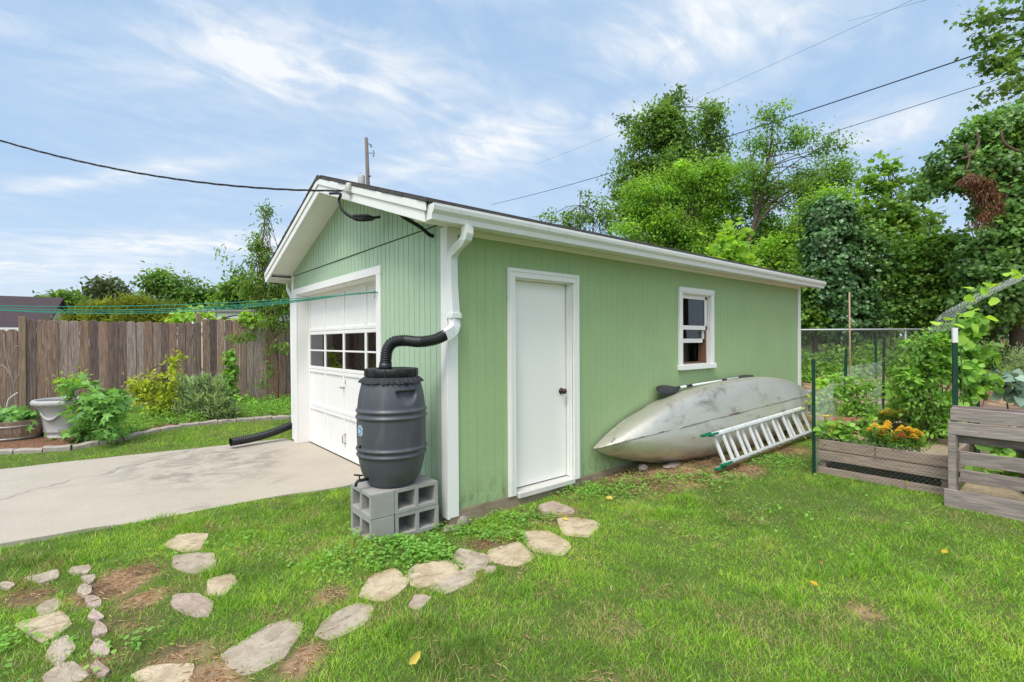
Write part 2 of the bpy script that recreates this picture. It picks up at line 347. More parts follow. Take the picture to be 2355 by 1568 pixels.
# flagstones: pixel centre, half-width, half-height, tilt in the picture; label words
FS = [
 (431, 1248, 47, 20, -8, 'pale cream flagstone nearest the driveway, topmost of the left stepping stones'),
 (449, 1294, 47, 21, -6, 'grey oval flagstone just below the cream one nearest the driveway'),
 (510, 1348, 34, 20, -15, 'small pointed flagstone right of the dry straw patch'),
 (442, 1392, 41, 25, 12, 'square tan flagstone below the small pointed one, alone in the grass'),
 (104, 1448, 62, 29, -12, 'wide pale flagstone at the left edge with a dark crack'),
 (138, 1500, 34, 25, -25, 'wedge shaped grey flagstone below the wide pale one at the left edge'),
 (150, 1556, 46, 26, -20, 'grey flagstone cut by the bottom left corner of the lawn'),
 (112, 1398, 28, 15, -25, 'narrow grey flagstone above the wide pale one at the left edge'),
 (606, 1491, 100, 36, -27, 'longest grey flagstone, at the bottom centre of the path'),
 (380, 1552, 66, 24, -8, 'crumbling cream flagstone at the very bottom of the path'),
 (795, 1430, 68, 24, -27, 'long grey flagstone between the longest one and the leaf shaped one'),
 (880, 1354, 53, 31, -18, 'cream leaf shaped flagstone with a pointed left corner'),
 (991, 1321, 58, 25, -8, 'large streaked flagstone just below the clover patch'),
 (964, 1383, 28, 18, -18, 'small pinkish flagstone touching the lawn below the streaked one'),
 (1046, 1338, 56, 16, -24, 'thin pale flagstone strip along the lawn edge'),
 (1082, 1287, 38, 21, 4, 'small round cream flagstone above the thin strip'),
 (1125, 1312, 14, 9, -12, 'tiny flagstone chip beside the thin strip'),
 (1179, 1277, 48, 24, -6, 'pale flagstone with grass on its right, third from the door end'),
 (1255, 1245, 52, 24, 8, 'cream mottled flagstone, second from the door end of the path'),
 (1331, 1214, 46, 19, 6, 'flagstone at the door end of the path with a yellow leaf on it'),
 (1278, 1170, 38, 15, 8, 'brown split flagstone close to the foundation below the white door'),
]
EDGERS = [   # small upright-set stones at the left
 (96, 1333, 36, 10, -14, 'longest grey stone of the small row at the left edge'),
 (15, 1351, 19, 8, -8, 'small stone half cut by the left edge of the lawn'),
 (183, 1315, 24, 8, -5, 'flat grey stone above the dry straw patch'),
 (204, 1336, 15, 10, 0, 'small squarish stone touching the top of the straw patch'),
 (195, 1362, 16, 11, -15, 'small triangular stone left of the straw patch'),
 (215, 1388, 16, 13, -8, 'small tan stone below the triangular one'),
 (221, 1419, 17, 13, -14, 'small pink stone in the middle of the short column of stones'),
 (228, 1453, 16, 17, -14, 'small upright pink stone above the larger purple ones'),
 (229, 1497, 19, 18, -8, 'purple grey stone, second from the bottom of the short column'),
 (230, 1545, 21, 20, -4, 'largest purple grey stone at the bottom of the short column'),
]
BARE = [(270, 1340, 60, 28, 1.0), (330, 1380, 40, 25, .6), (480, 1560, 60, 30, .9), (420, 1510, 90, 30, .55), (760, 1370, 50, 22, .5), (230, 1530, 60, 40, .45),
        (700, 1510, 40, 30, .7), (300, 1440, 80, 30, .4), (60, 1375, 60, 18, .6), (1280, 1185, 70, 25, .4), (1480, 1100, 90, 24, .95), (1560, 1095, 90, 20, .95), (1680, 1075, 60, 16, .8),
        (1990, 1410, 45, 25, .45), (1500, 1360, 60, 25, .3), (860, 1335, 30, 15, .5), (1130, 1250, 60, 14, .5), (640, 1420, 60, 20, .35), (1800, 1030, 60, 12, .6)]
_bw = []
for px, py, a, b, s in BARE:
    c = gp(px, py); r = gp(px + a, py); t = gp(px, py - b)
    _bw.append((c[0], c[1], np.linalg.norm(r[:2] - c[:2]) ** 2, np.linalg.norm(t[:2] - c[:2]) ** 2, s, r[:2] - c[:2]))
def bare(x, y):
    v = np.zeros_like(np.asarray(x, float))
    for cx, cy, a2, b2, s, d in _bw:
        u = d / np.linalg.norm(d); dx, dy = x - cx, y - cy
        e = (dx * u[0] + dy * u[1]) ** 2 / a2 + (-dx * u[1] + dy * u[0]) ** 2 / b2
        v = np.maximum(v, s * np.exp(-e * 0.8))
    n = vnoise(x, y, 0.28, 3) * 0.6 + vnoise(x, y, 0.09, 4) * 0.4
    path = smooth(-0.3, -0.9, y - 0.15 * x) * smooth(1.0, 0.3, x) * smooth(-2.9, -2.3, y)
    v = v * (0.55 + 0.9 * n) + 0.25 * path * smooth(0.5, 0.8, n)
    # dirt strip along the foundation and under the canoe
    v = np.maximum(v, smooth(-0.55, -0.1, y) * smooth(0.6, -0.1, y) * smooth(0.2, 1.0, x) * smooth(9, 8, x) * (0.35 + 0.5 * n) * smooth(1.5, 3.2, x))
    v = np.maximum(v, smooth(-1.2, -0.6, y) * smooth(2.2, 3.0, x) * smooth(8, 7, x) * (0.25 + 0.55 * n) * (y < 0.2))
    Yc = (x - CAM[0]) * FWD[0] + (y - CAM[1]) * FWD[1]
    v = np.maximum(v, smooth(7.6, 8.2, x) * smooth(9.2, 10.0, Yc) * smooth(13, 11.5, Yc) * 0.9 * (y < 1))
    v = np.maximum(v, smooth(4.6, 4.9, x) * (y < -1.3) * 0.9)
    return np.clip(v, 0, 1)
def ground_mats():
    m, nt, p, o = _new('lawn_soil')
    soil = _mix(nt, _noise(nt, 9, (1, 1, 1), 8, 0.7), (0.11, 0.07, 0.042), (0.27, 0.175, 0.11))
    straw = _mix(nt, _noise(nt, 60, (1, 0.35, 1), 4, 0.7), (0.26, 0.155, 0.085), (0.58, 0.40, 0.245))
    c = _mix(nt, _range(nt, _noise(nt, 4, (1, 1, 1), 6), 0.42, 0.6), soil, straw)
    under = _mix(nt, _noise(nt, 25, (1, 1, 1), 6), (0.06, 0.09, 0.02), (0.17, 0.23, 0.06))
    c = _mix(nt, _range(nt, _attr(nt, 'bare'), 0.12, 0.5), under, c)
    nt.links.new(c, p.inputs['Base Color']); p.inputs['Roughness'].default_value = 0.95; p.inputs['Specular IOR Level'].default_value = 0.1
    _bump(nt, p, _noise(nt, 70, (1, 1, 1), 6, 0.7), 0.8, 0.02)
    return m
def build_ground():
    fine = lambda a, b, s: list(np.arange(a, b, s))
    xs = np.array([-300, -120, -60, -30, -18, -12, -9] + fine(-7, 9.6, 0.08) + [10, 10.5, 11, 11.5, 12, 13, 14, 15, 16, 18, 20, 24, 30, 40, 60, 120, 300])
    ys = np.array([-300, -120, -60, -30, -20, -15, -12] + fine(-9, 9.6, 0.08) + [10, 11, 12, 13, 15, 18, 22, 30, 40, 60, 120, 300])
    X, Y = np.meshgrid(xs, ys, indexing='ij'); Z = g(X, Y)
    n, m = X.shape; V = np.stack((X, Y, Z), -1).reshape(-1, 3); I = np.arange(n * m).reshape(n, m)
    F = np.stack((I[:-1, :-1], I[1:, :-1], I[1:, 1:], I[:-1, 1:]), -1).reshape(-1, 4)
    o = np_mesh('lawn_ground', V, [F], ground_mats(), smooth_=True, extra={'bare': bare(V[:, 0], V[:, 1])})
    tag(o, kind='structure')
build_ground()

def build_driveway():
    m, nt, p, o = _new('driveway_concrete')
    c = _mix(nt, _noise(nt, 2.0, (1, 1, 1), 8, 0.65), (0.40, 0.345, 0.28), (0.55, 0.485, 0.40))
    c = _mix(nt, _range(nt, _noise(nt, 90, (1, 1, 1), 3), 0.50, 0.70, 0, 0.6), c, (0.30, 0.26, 0.21))
    c = _mix(nt, _range(nt, _noise(nt, 18, (1, 2.5, 1), 8, 0.75), 0.52, 0.72, 0, 0.5), c, (0.30, 0.26, 0.21))
    c = _mix(nt, _range(nt, _noise(nt, 1.1, (1, 1.6, 1), 9, 0.7, 0.6), 0.55, 0.74, 0, 0.7), c, (0.20, 0.18, 0.155))
    # dark run-off stain in front of the drain pipe's mouth
    tc = nt.nodes.new('ShaderNodeTexCoord'); mp = nt.nodes.new('ShaderNodeMapping'); mp.vector_type = 'POINT'
    mp.inputs['Location'].default_value = (0.95, -2.05, 0); mp.inputs['Scale'].default_value = (0.75, 0.55, 1)
    nt.links.new(tc.outputs['Object'], mp.inputs[0]); ln = nt.nodes.new('ShaderNodeVectorMath'); ln.operation = 'LENGTH'
    nt.links.new(mp.outputs[0], ln.inputs[0])
    st = _range(nt, ln.outputs['Value'], 1.0, 0.15, 0, 1)
    sn = _range(nt, _noise(nt, 2.6, (1, 1, 1), 8, 0.7, 0.8), 0.38, 0.68, 0, 0.75)
    mm = nt.nodes.new('ShaderNodeMath'); mm.operation = 'MULTIPLY'; nt.links.new(st, mm.inputs[0]); nt.links.new(sn, mm.inputs[1])
    c = _mix(nt, mm.outputs[0], c, (0.12, 0.105, 0.09))
    vo = nt.nodes.new('ShaderNodeTexVoronoi'); vo.feature = 'DISTANCE_TO_EDGE'; vo.inputs['Scale'].default_value = 0.11
    wn = nt.nodes.new('ShaderNodeTexNoise'); wn.inputs['Scale'].default_value = 2.5; wn.inputs['Detail'].default_value = 6
    tc2 = nt.nodes.new('ShaderNodeTexCoord'); nt.links.new(tc2.outputs['Object'], wn.inputs['Vector'])
    ad = nt.nodes.new('ShaderNodeVectorMath'); ad.operation = 'MULTIPLY_ADD'; ad.inputs[1].default_value = (0.5, 0.5, 0.5)
    nt.links.new(wn.outputs['Color'], ad.inputs[0]); nt.links.new(tc2.outputs['Object'], ad.inputs[2]); nt.links.new(ad.outputs[0], vo.inputs['Vector'])
    c = _mix(nt, _range(nt, vo.outputs['Distance'], 0.003, 0.001, 0, 0.4), c, (0.10, 0.09, 0.08))
    nt.links.new(c, p.inputs['Base Color']); p.inputs['Roughness'].default_value = 0.9; p.inputs['Specular IOR Level'].default_value = 0.25
    _bump(nt, p, _noise(nt, 140, (1, 1, 1), 3), 0.35, 0.004)
    near = [gp(800, 1120), gp(600, 1149), gp(410, 1184), gp(200, 1217), gp(0, 1253)]
    far = [gp(660, 1013), gp(533, 1026), gp(266, 1052), gp(0, 1081)]
    nx = [q[0] for q in near][::-1]; ny = [q[1] for q in near][::-1]; fx = [q[0] for q in far][::-1]; fy = [q[1] for q in far][::-1]
    xs = np.concatenate(([-25, -12], np.arange(-7, 0.161, 0.06))); xs[-1] = 0.16
    lo = np.interp(xs, nx, ny) + (vnoise(xs, xs * 0, 0.25, 5) - 0.5) * 0.05
    hi = np.interp(xs, fx, fy) + (vnoise(xs, xs * 0 + 3, 0.25, 6) - 0.5) * 0.04
    hi = np.where(xs > -0.02, 4.25, hi); lo = np.where(xs > -0.02, 1.40, lo)
    mb = MB(); k = 8; V = []
    for x, a, b in zip(xs, lo, hi):
        for j in range(k + 1):
            V.append((x, a + (b - a) * j / k, -0.078 + 0.012 * (vnoise(x, a + (b - a) * j / k, 1.3, 8) - 0.5)))
        V.append((x, b, -0.2)); V.append((x, a, -0.2))
    w = k + 3; F = []
    for i in range(len(xs) - 1):
        for j in range(k): F.append((i * w + j, (i + 1) * w + j, (i + 1) * w + j + 1, i * w + j + 1))
        F.append((i * w + k, (i + 1) * w + k, (i + 1) * w + k + 1, i * w + k + 1))
        F.append((i * w + k + 2, (i + 1) * w + k + 2, (i + 1) * w, i * w))
    mb.add(V, F, sm=False)
    tag(mb.build('driveway', m), kind='structure')
    return nx, ny, fx, fy
DRV = build_driveway()

# ------------------------------------------------------------------ garage
GL, GW, HW = 7.65, 4.46, 2.475       # length, width, eave wall height
RY, RZ, SL = 2.23, 3.387, 0.3325     # ridge line and roof slope
def zr(y): return RZ - SL * abs(y - RY)
garage = thing('garage', 'light green wooden garage with white trim, roll up door and gabled roof', 'garage', (0, 0, 0))
def siding(org, adir, ndir, amax, spacing, gw, gd, zlo, zhi, openings=(), a0=0.0, jit=0.0, seed=1):
    rnd = random.Random(seed); org, ad, nd = (np.array(v, float) for v in (org, adir, ndir)); mb = MB()
    br = []; a = a0
    while a < amax - 1e-6:
        e = min(amax, a + spacing + rnd.uniform(-jit, jit)); br.append((a, e - gw, 0.0)); br.append((e - gw, e, -gd)); a = e
    cuts = sorted({c for o in openings for c in o[:2]}); seg = []
    for (s, e, d) in br:
        pts = [s] + [c for c in cuts if s < c < e] + [e]
        for i in range(len(pts) - 1): seg.append((pts[i], pts[i + 1], d))
    def P(a, z, d): q = org + ad * a + nd * d; return (q[0], q[1], z)
    prev = None
    for (s, e, d) in seg:
        mid = (s + e) / 2; iv = [(zlo(s), zlo(e), zhi(s), zhi(e))]
        for (o0, o1, z0, z1) in openings:
            if o0 < mid < o1:
                nw = []
                for (l0, l1, h0, h1) in iv:
                    if z0 > max(l0, l1) + 1e-4: nw.append((l0, l1, min(h0, z0), min(h1, z0)))
                    if z1 < min(h0, h1) - 1e-4: nw.append((max(l0, z1), max(l1, z1), h0, h1))
                iv = nw
        for (l0, l1, h0, h1) in iv: mb.add([P(s, l0, d), P(e, l1, d), P(e, h1, d), P(s, h0, d)], [(0, 1, 2, 3)])
        if prev is not None and prev[0] != d:
            for (l0, l1, h0, h1) in iv: mb.add([P(s, l0, prev[0]), P(s, l0, d), P(s, h0, d), P(s, h0, prev[0])], [(0, 1, 2, 3)])
        prev = (d,)
    return mb
DO = (1.394, 4.237, -0.085, 2.18)     # big door opening (y0, y1, z0, z1)
front = siding((0, 0, 0), (0, 1, 0), (-1, 0, 0), GW, 0.1015, 0.008, 0.008, lambda a: -0.03, lambda a: 2.478, [DO], jit=0.004, seed=4)
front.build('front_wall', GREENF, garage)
gab = siding((-0.014, 0, 0), (0, 1, 0), (-1, 0, 0), GW, 0.1015, 0.011, 0.009, lambda a: min(2.486, zr(a) - 0.12), lambda a: zr(a) - 0.12, jit=0.004, seed=4)
gab.add([(-0.014, 0.05, 2.486), (-0.014, GW - 0.05, 2.486), (0.0, GW - 0.05, 2.486), (0.0, 0.05, 2.486)], [(0, 1, 2, 3)])
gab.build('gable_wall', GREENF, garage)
ED = (0.735, 1.537, 0.0, 2.065)      # entry door opening (x0, x1, z0, z1)
WO = (3.635, 4.385, 1.13, 2.085)     # window opening
side = siding((0, 0, 0), (1, 0, 0), (0, -1, 0), GL, 0.1, 0.003, 0.0018, lambda a: 0.0, lambda a: 2.475, [ED, WO], seed=7)
side.build('side_wall', GREENS, garage)
mb = MB(); mb.box((0.02, GW - 0.02, 0), (GL, GW, 2.475)); mb.box((GL - 0.02, 0.012, 0), (GL, GW - 0.03, 2.475))
mb.prism([(GL - 0.02, 0.0, 2.476), (GL - 0.02, GW, 2.476), (GL - 0.02, RY, RZ - 0.14)], (0.02, 0, 0))
mb.build('back_wall', GREENS, garage)
for a_, b_ in (((-0.004, -0.012, -0.35), (GL, 0.219, -0.034)), ((-0.006, 0.22, -0.35), (0.2, 1.30, -0.035)), ((-0.006, 4.33, -0.35), (0.2, GW, -0.035))): mb = MB(); mb.box(a_, b_); mb.build('foundation', CONC, garage, bevel=0.008)
mb = MB(); mb.box((0.0885, -0.0115, -0.033), (GL, 0.2, -0.002)); mb.build('sill_plate', CONC, garage)
mb = MB(); mb.box((0.2, 0.22, -0.05), (GL - 0.03, GW - 0.03, 0.0)); mb.build('floor_slab', CONC, garage)
# roof: courses of shingles on both slopes
mb = MB(); rnd = random.Random(3)
X0, X1 = -0.352, GL + 0.35
nC = 19; run = RY + 0.245
for sgn in (-1, 1):
    for i in range(nC):
        r0, r1 = run * i / nC, run * (i + 1) / nC + 0.02
        xa = X0 - rnd.uniform(0, 0.012)
        V = []
        for x in (xa, X1 + rnd.uniform(0, 0.012)):
            V += [(x, RY + sgn * r0, RZ - SL * r0 - 0.022), (x, RY + sgn * r1, RZ - SL * r1 - 0.022), (x, RY + sgn * r1, RZ - SL * r1 + 0.010), (x, RY + sgn * r0, RZ - SL * r0 - 0.002)]
        mb.add(V, [(0, 1, 2, 3), (7, 6, 5, 4), (0, 4, 5, 1), (1, 5, 6, 2), (2, 6, 7, 3), (3, 7, 4, 0)])
mb.box((X0 - 0.006, RY - 0.13, RZ - 0.032), (X1, RY + 0.13, RZ - 0.024)); mb.prism([(X0 - 0.008, RY - 0.15, RZ - 0.045), (X0 - 0.008, RY + 0.15, RZ - 0.045), (X0 - 0.008, RY, RZ + 0.012)], (X1 - X0, 0, 0))
roof = mb.build('roof', SHINGLE, garage)
# rake boards (front and rear), sloped soffits, eave fascias and soffits
def rake(x0, x1, r0, r1, ztop, zbot):
    m_ = MB()
    for sgn in (-1, 1):
        m_.prism([(x0, RY + sgn * r0, RZ - SL * r0 + ztop), (x0, RY + sgn * r1, RZ - SL * r1 + ztop), (x0, RY + sgn * r1, RZ - SL * r1 + zbot), (x0, RY + sgn * r0, RZ - SL * r0 + zbot)], (x1 - x0, 0, 0))
    return m_
rk = rake(-0.338, -0.312, 0, RY + 0.20, -0.024, -0.188); rk.build('rake_board', WHITE, garage, bevel=0.004)
rk = rake(-0.352, -0.340, 0, RY + 0.24, -0.026, -0.098); rk.build('rake_trim', WHITE, garage, bevel=0.004)
rk = rake(-0.310, -0.004, 0, RY + 0.20, -0.128, -0.142); rk.build('rake_soffit', WHITE, garage)
rk = rake(GL + 0.30, GL + 0.34, 0, RY + 0.20, -0.024, -0.18); rk.build('rear_rake_board', WHITE, garage)
rk = rake(GL + 0.001, GL + 0.30, 0, RY + 0.20, -0.10, -0.115); rk.build('rear_rake_soffit', WHITE, garage)
for y0, y1 in ((-0.2, 0.0), (GW, GW + 0.2)):
    s_ = -1 if y0 < 0 else 1; yo = y0 if s_ < 0 else y1
    m_ = MB(); m_.box((-0.311, min(yo, yo + s_ * 0.022), 2.405), (GL + 0.299, max(yo, yo + s_ * 0.022), 2.545)); m_.build('eave_fascia', WHITE, garage, bevel=0.003)
    m_ = MB(); m_.box((-0.31, y0 + 0.002, 2.437), (GL + 0.298, y1 - 0.002, 2.452)); m_.build('eave_soffit', WHITE, garage)
m_ = MB(); m_.box((0.06, -0.024, 2.385), (GL, -0.001, 2.436)); m_.build('frieze_board', WHITE, garage, bevel=0.003)
# gutters: K-style profile along the eave
def gutter(y, s, x0, x1, name):
    pr = [(0.0, 0.0), (0.0, 0.115), (0.008, 0.115), (0.008, 0.012), (0.062, 0.012), (0.070, 0.045), (0.098, 0.075), (0.102, 0.100), (0.102, 0.110), (0.088, 0.110), (0.088, 0.118), (0.112, 0.118), (0.112, 0.098), (0.106, 0.070), (0.080, 0.042), (0.072, 0.0)]
    m_ = MB(); z0 = 2.400; n = len(pr)
    V = [(x, y + s * a, z0 + b) for x in (x0, x1) for a, b in pr]
    m_.add(V, [(i, (i + 1) % n, n + (i + 1) % n, n + i) for i in range(n)])
    cap = [(a, b) for a, b in pr if True][0:1] + [(0, 0.115), (0.112, 0.118), (0.112, 0.098), (0.106, 0.070), (0.080, 0.042), (0.072, 0.0)]
    for x in (x0 - 0.004, x1 + 0.001): m_.prism([(x, y + s * a, z0 + b) for a, b in cap], (0.003, 0, 0))
    return m_.build(name, WHITE2, garage)
gutter(-0.2225, -1, -0.325, GL + 0.36, 'gutter'); gutter(GW + 0.2225, 1, -0.325, GL + 0.36, 'gutter')
# corner boards
m_ = MB(); m_.box((-0.021, -0.021, -0.06), (-0.001, 0.085, 2.44)); m_.box((0.0, -0.021, -0.05), (0.088, -0.001, 2.436)); m_.build('corner_board', WHITE, garage, bevel=0.003)
m_ = MB(); m_.box((-0.021, GW - 0.075, -0.04), (-0.001, GW + 0.02, 2.50)); m_.build('corner_board', WHITE, garage, bevel=0.003)
m_ = MB(); m_.box((GL - 0.088, -0.021, 0.0), (GL + 0.02, -0.001, 2.436)); m_.build('corner_board', WHITE, garage, bevel=0.003)
# overhead door: trim, jambs and four rows of panels
y0, y1, z0, z1 = DO
m_ = MB(); m_.box((-0.024, 1.292, -0.075), (-0.001, y0, z1)); m_.box((-0.024, y1, -0.075), (-0.001, 4.386, z1)); m_.box((-0.026, 1.285, z1), (-0.001, 4.39, z1 + 0.09))
m_.box((0.0, y0 - 0.02, -0.075), (0.17, y0 + 0.004, z1)); m_.box((0.0, y1 - 0.004, -0.075), (0.17, y1 + 0.02, z1)); m_.box((0.0, y0, z1 - 0.01), (0.17, y1, z1 + 0.02))
m_.build('door_trim', WHITE, garage, bevel=0.003)
gd = bpy.data.objects.new('overhead_door', None); COL.objects.link(gd); gd.parent = garage
rows = [-0.066 + i * (z1 + 0.066) / 4 for i in range(5)]; cols = [y0 + 0.003 + i * (y1 - y0 - 0.006) / 4 for i in range(5)]
XD = 0.160
for r in range(4):
    pz0, pz1 = rows[r] + 0.002, rows[r + 1] - 0.002; m_ = MB(); win = (r == 2)
    st = 0.045
    m_.box((XD, y0 + 0.003, pz0), (XD + 0.035, y1 - 0.003, pz0 + st)); m_.box((XD, y0 + 0.003, pz1 - st), (XD + 0.035, y1 - 0.003, pz1))
    for i, c in enumerate(cols):
        w0, w1 = c - (0 if i == 0 else 0.024), c + (0 if i == 4 else 0.024)
        if i == 0: w1 = c + 0.045
        if i == 4: w0 = c - 0.045
        m_.box((XD + 0.0005, w0, pz0 + st), (XD + 0.034, w1, pz1 - st))
    if win:
        for i in range(4):
            a, b = cols[i] + (0.045 if i == 0 else 0.024), cols[i + 1] - (0.045 if i == 3 else 0.024)
            zm = (pz0 + pz1) / 2
            m_.box((XD + 0.006, a, zm - 0.011), (XD + 0.03, b, zm + 0.011))
    else:
        for i in range(4): m_.box((XD + 0.018, cols[i] + 0.001, pz0 + 0.001), (XD + 0.028, cols[i + 1] - 0.001, pz1 - 0.001))
    pn = m_.build('door_panel', WHITE, gd, bevel=0.004)
    if win:
        for i in range(4):
            for k in range(2):
                a, b = cols[i] + 0.02, cols[i + 1] - 0.02; zm = (pz0 + pz1) / 2
                gm = MB(); gm.box((XD + 0.014, a, (pz0 + 0.03) if k == 0 else zm), (XD + 0.017, b, zm if k == 0 else pz1 - 0.03)); gm.build('pane', GLASS, gd)
m_ = MB(); hy = 2.80
m_.tube([(XD - 0.03, hy, 0.86), (XD + 0.01, hy, 0.86)], 0.012); m_.tube([(XD - 0.03, hy - 0.035, 0.86), (XD - 0.03, hy + 0.06, 0.86)], 0.009)
HM = mat('door_lock_metal', (0.35, 0.34, 0.33), 0.35, 0.9); m_.build('door_handle', HM, gd)
m_ = MB(); m_.box((XD + 0.012, hy - 0.02, 0.905), (XD + 0.0175, hy + 0.02, 0.955)); m_.build('lock_plate', HM, gd)
m_ = MB(); m_.tube([(XD + 0.01, hy - 0.02, 0.13), (XD - 0.03, hy - 0.02, 0.14), (XD - 0.03, hy - 0.02, 0.24), (XD + 0.01, hy - 0.02, 0.25)], 0.008)
m_.build('pull_handle', HM, gd)
# entry door
x0, x1, z0, z1 = ED
dfr = MB(); dfr.box((0.647, -0.028, -0.005), (x0, -0.001, z1)); dfr.box((x1, -0.028, -0.005), (1.625, -0.001, z1)); dfr.box((0.645, -0.030, z1), (1.627, -0.001, 2.152))
dfr.box((x0 - 0.02, 0.0, 0.0), (x0 + 0.012, 0.16, z1)); dfr.box((x1 - 0.012, 0.0, 0.0), (x1 + 0.02, 0.16, z1)); dfr.box((x0, 0.0, z1 - 0.012), (x1, 0.16, z1 + 0.02))
dfr.box((x1 - 0.024, 0.03, 0.03), (x1 - 0.013, 0.065, z1 - 0.013)); dfr.box((0.660, -0.036, 0.0), (0.690, -0.0285, z1 + 0.05)); dfr.box((1.582, -0.036, 0.0), (1.612, -0.0285, z1 + 0.05)); dfr.box((0.6605, -0.0375, z1 + 0.0505), (1.6115, -0.0305, 2.14))
edoor = bpy.data.objects.new('entry_door', None); COL.objects.link(edoor); edoor.parent = garage
dfr.build('door_frame', WHITE, edoor, bevel=0.003)
m_ = MB(); m_.box((x0 + 0.014, 0.075, 0.03), (x1 - 0.014, 0.115, z1 - 0.014)); m_.build('door_leaf', mat('door_white', (0.90, 0.87, 0.82), 0.42, var=0.02, scale=2), edoor, bevel=0.003)
m_ = MB(); m_.box((x0 + 0.013, -0.05, -0.035), (x1 - 0.013, 0.16, 0.018)); m_.build('threshold', mat('threshold', (0.62, 0.60, 0.55), 0.6, var=0.1), edoor, bevel=0.006)
m_ = MB(); kc = (1.44, 0.073, 0.93)
prf = [(0.033, 0.0), (0.033, 0.006), (0.014, 0.010), (0.012, 0.028), (0.026, 0.036), (0.030, 0.048), (0.026, 0.060), (0.012, 0.065)]
V = []; n = 20
for r, d in prf:
    for k in range(n): V.append((kc[0] + r * math.cos(2 * math.pi * k / n), kc[1] - d, kc[2] + r * math.sin(2 * math.pi * k / n)))
m_.add(V, [(i * n + k, (i + 1) * n + k, (i + 1) * n + (k + 1) % n, i * n + (k + 1) % n) for i in range(len(prf) - 1) for k in range(n)] + [[(len(prf) - 1) * n + k for k in range(n)]], sm=True)
m_.build('door_knob', mat('bronze', (0.08, 0.055, 0.04), 0.3, 0.9), edoor)
# double-hung window
x0, x1, z0, z1 = WO
wroot = bpy.data.objects.new('window', None); COL.objects.link(wroot); wroot.parent = garage
m_ = MB(); m_.box((3.56, -0.035, 1.10), (x0, -0.001, z1)); m_.box((x1, -0.035, 1.10), (4.46, -0.001, z1)); m_.box((3.555, -0.038, z1), (4.465, -0.001, 2.165)); 
m_.box((3.575, -0.046, z1 + 0.02), (4.445, -0.0385, z1 + 0.045)); m_.box((x0 - 0.02, 0.0, z0), (x0 + 0.01, 0.16, z1)); m_.box((x1 - 0.01, 0.0, z0), (x1 + 0.02, 0.16, z1)); m_.box((x0, 0.0, z1 - 0.015), (x1, 0.16, z1 + 0.02))
m_.build('frame', WHITE, wroot, bevel=0.003)
m_ = MB(); m_.box((3.55, -0.06, 1.06), (4.47, 0.10, 1.129)); m_.build('sill', WHITE, wroot, bevel=0.005)
WOODJ = mat('bare_jamb_wood', (0.20, 0.10, 0.06), 0.8, var=0.3, scale=10, stretch=(1, 1, 0.2))
m_ = MB(); m_.box((x1 - 0.035, 0.045, z0 + 0.001), (x1 - 0.0105, 0.158, z1 - 0.5)); m_.box((x0 + 0.011, 0.10, z0 + 0.001), (x1 - 0.036, 0.158, z0 + 0.02)); m_.build('jamb', WOODJ, wroot)
def sash(za, zb, ya, name):
    s = bpy.data.objects.new(name, None); COL.objects.link(s); s.parent = wroot
    m_ = MB(); w = 0.045
    m_.box((x0 + 0.012, ya, za), (x1 - 0.037, ya + 0.03, za + w + 0.012)); m_.box((x0 + 0.012, ya, zb - w), (x1 - 0.037, ya + 0.03, zb)); m_.box((x0 + 0.012, ya, za), (x0 + 0.012 + w, ya + 0.0302, zb)); m_.box((x1 - 0.037 - w, ya, za), (x1 - 0.037, ya + 0.0302, zb))
    o1 = m_.build('sash_frame', WHITE, wroot, bevel=0.002); bpy.data.objects.remove(s)
    m_ = MB(); m_.box((x0 + 0.05, ya + 0.013, za + 0.04), (x1 - 0.075, ya + 0.016, zb - 0.04)); m_.build('pane', GLASS, o1)
sash(1.60, z1 - 0.016, 0.02, 'upper'); sash(1.42, 1.86, 0.062, 'lower')
# downspout with bends and a kicked-out elbow
def ribbed(path, w, d, name, mat_, parent, face):
    """Rectangular pipe with lengthwise ribs; face = outward direction of the ribbed wide side."""
    P = [Vector(p) for p in path]; sec = []; nr = 5
    for i in range(nr * 2 + 1): sec.append((-w / 2 + w * i / (nr * 2), d / 2 - (0.005 if i % 2 else 0.0)))
    sec += [(w / 2, -d / 2), (-w / 2, -d / 2)]; V = []; n = len(sec)
    for i, p in enumerate(P):
        t = (P[min(i + 1, len(P) - 1)] - P[max(i - 1, 0)]).normalized(); f = Vector(face); f = (f - t * f.dot(t)).normalized(); s_ = t.cross(f)
        for a, b in sec: V.append(p + s_ * a + f * b)
    m_ = MB(); m_.add(V, [(i * n + k, i * n + (k + 1) % n, (i + 1) * n + (k + 1) % n, (i + 1) * n + k) for i in range(len(P) - 1) for k in range(n)])
    m_.F += [list(range(n))[::-1], [(len(P) - 1) * n + k for k in range(n)]]; m_.A += [0.5, 0.5]; m_.S += [False, False]
    return m_.build(name, mat_, parent)
dsp = [(0.015, -0.272, 2.41), (0.015, -0.275, 2.34), (0.012, -0.262, 2.30), (0.006, -0.225, 2.275), (0.002, -0.13, 2.235), (0.0, -0.085, 2.205), (0.0, -0.062, 2.16), (0.003, -0.060, 1.95), (0.018, -0.068, 1.66), (0.018, -0.074, 1.60), (0.0, -0.082, 1.563), (-0.04, -0.088, 1.535), (-0.10, -0.09, 1.505)]
ribbed(dsp, 0.082, 0.06, 'downspout', WHITE2, garage, (0.25, -1, 0.0))
m_ = MB(); m_.box((-0.032, -0.108, 1.655), (0.068, -0.022, 1.70)); m_.build('downspout_strap', WHITE2, garage, bevel=0.003)
ribbed([(0.01, GW + 0.272, 2.41), (0.01, GW + 0.27, 2.33), (0.01, GW + 0.2, 2.27), (0.01, GW + 0.08, 2.2), (0.01, GW + 0.06, 2.1), (0.02, GW + 0.06, 0.2)], 0.08, 0.06, 'downspout', WHITE2, garage, (-1, 0, 0))
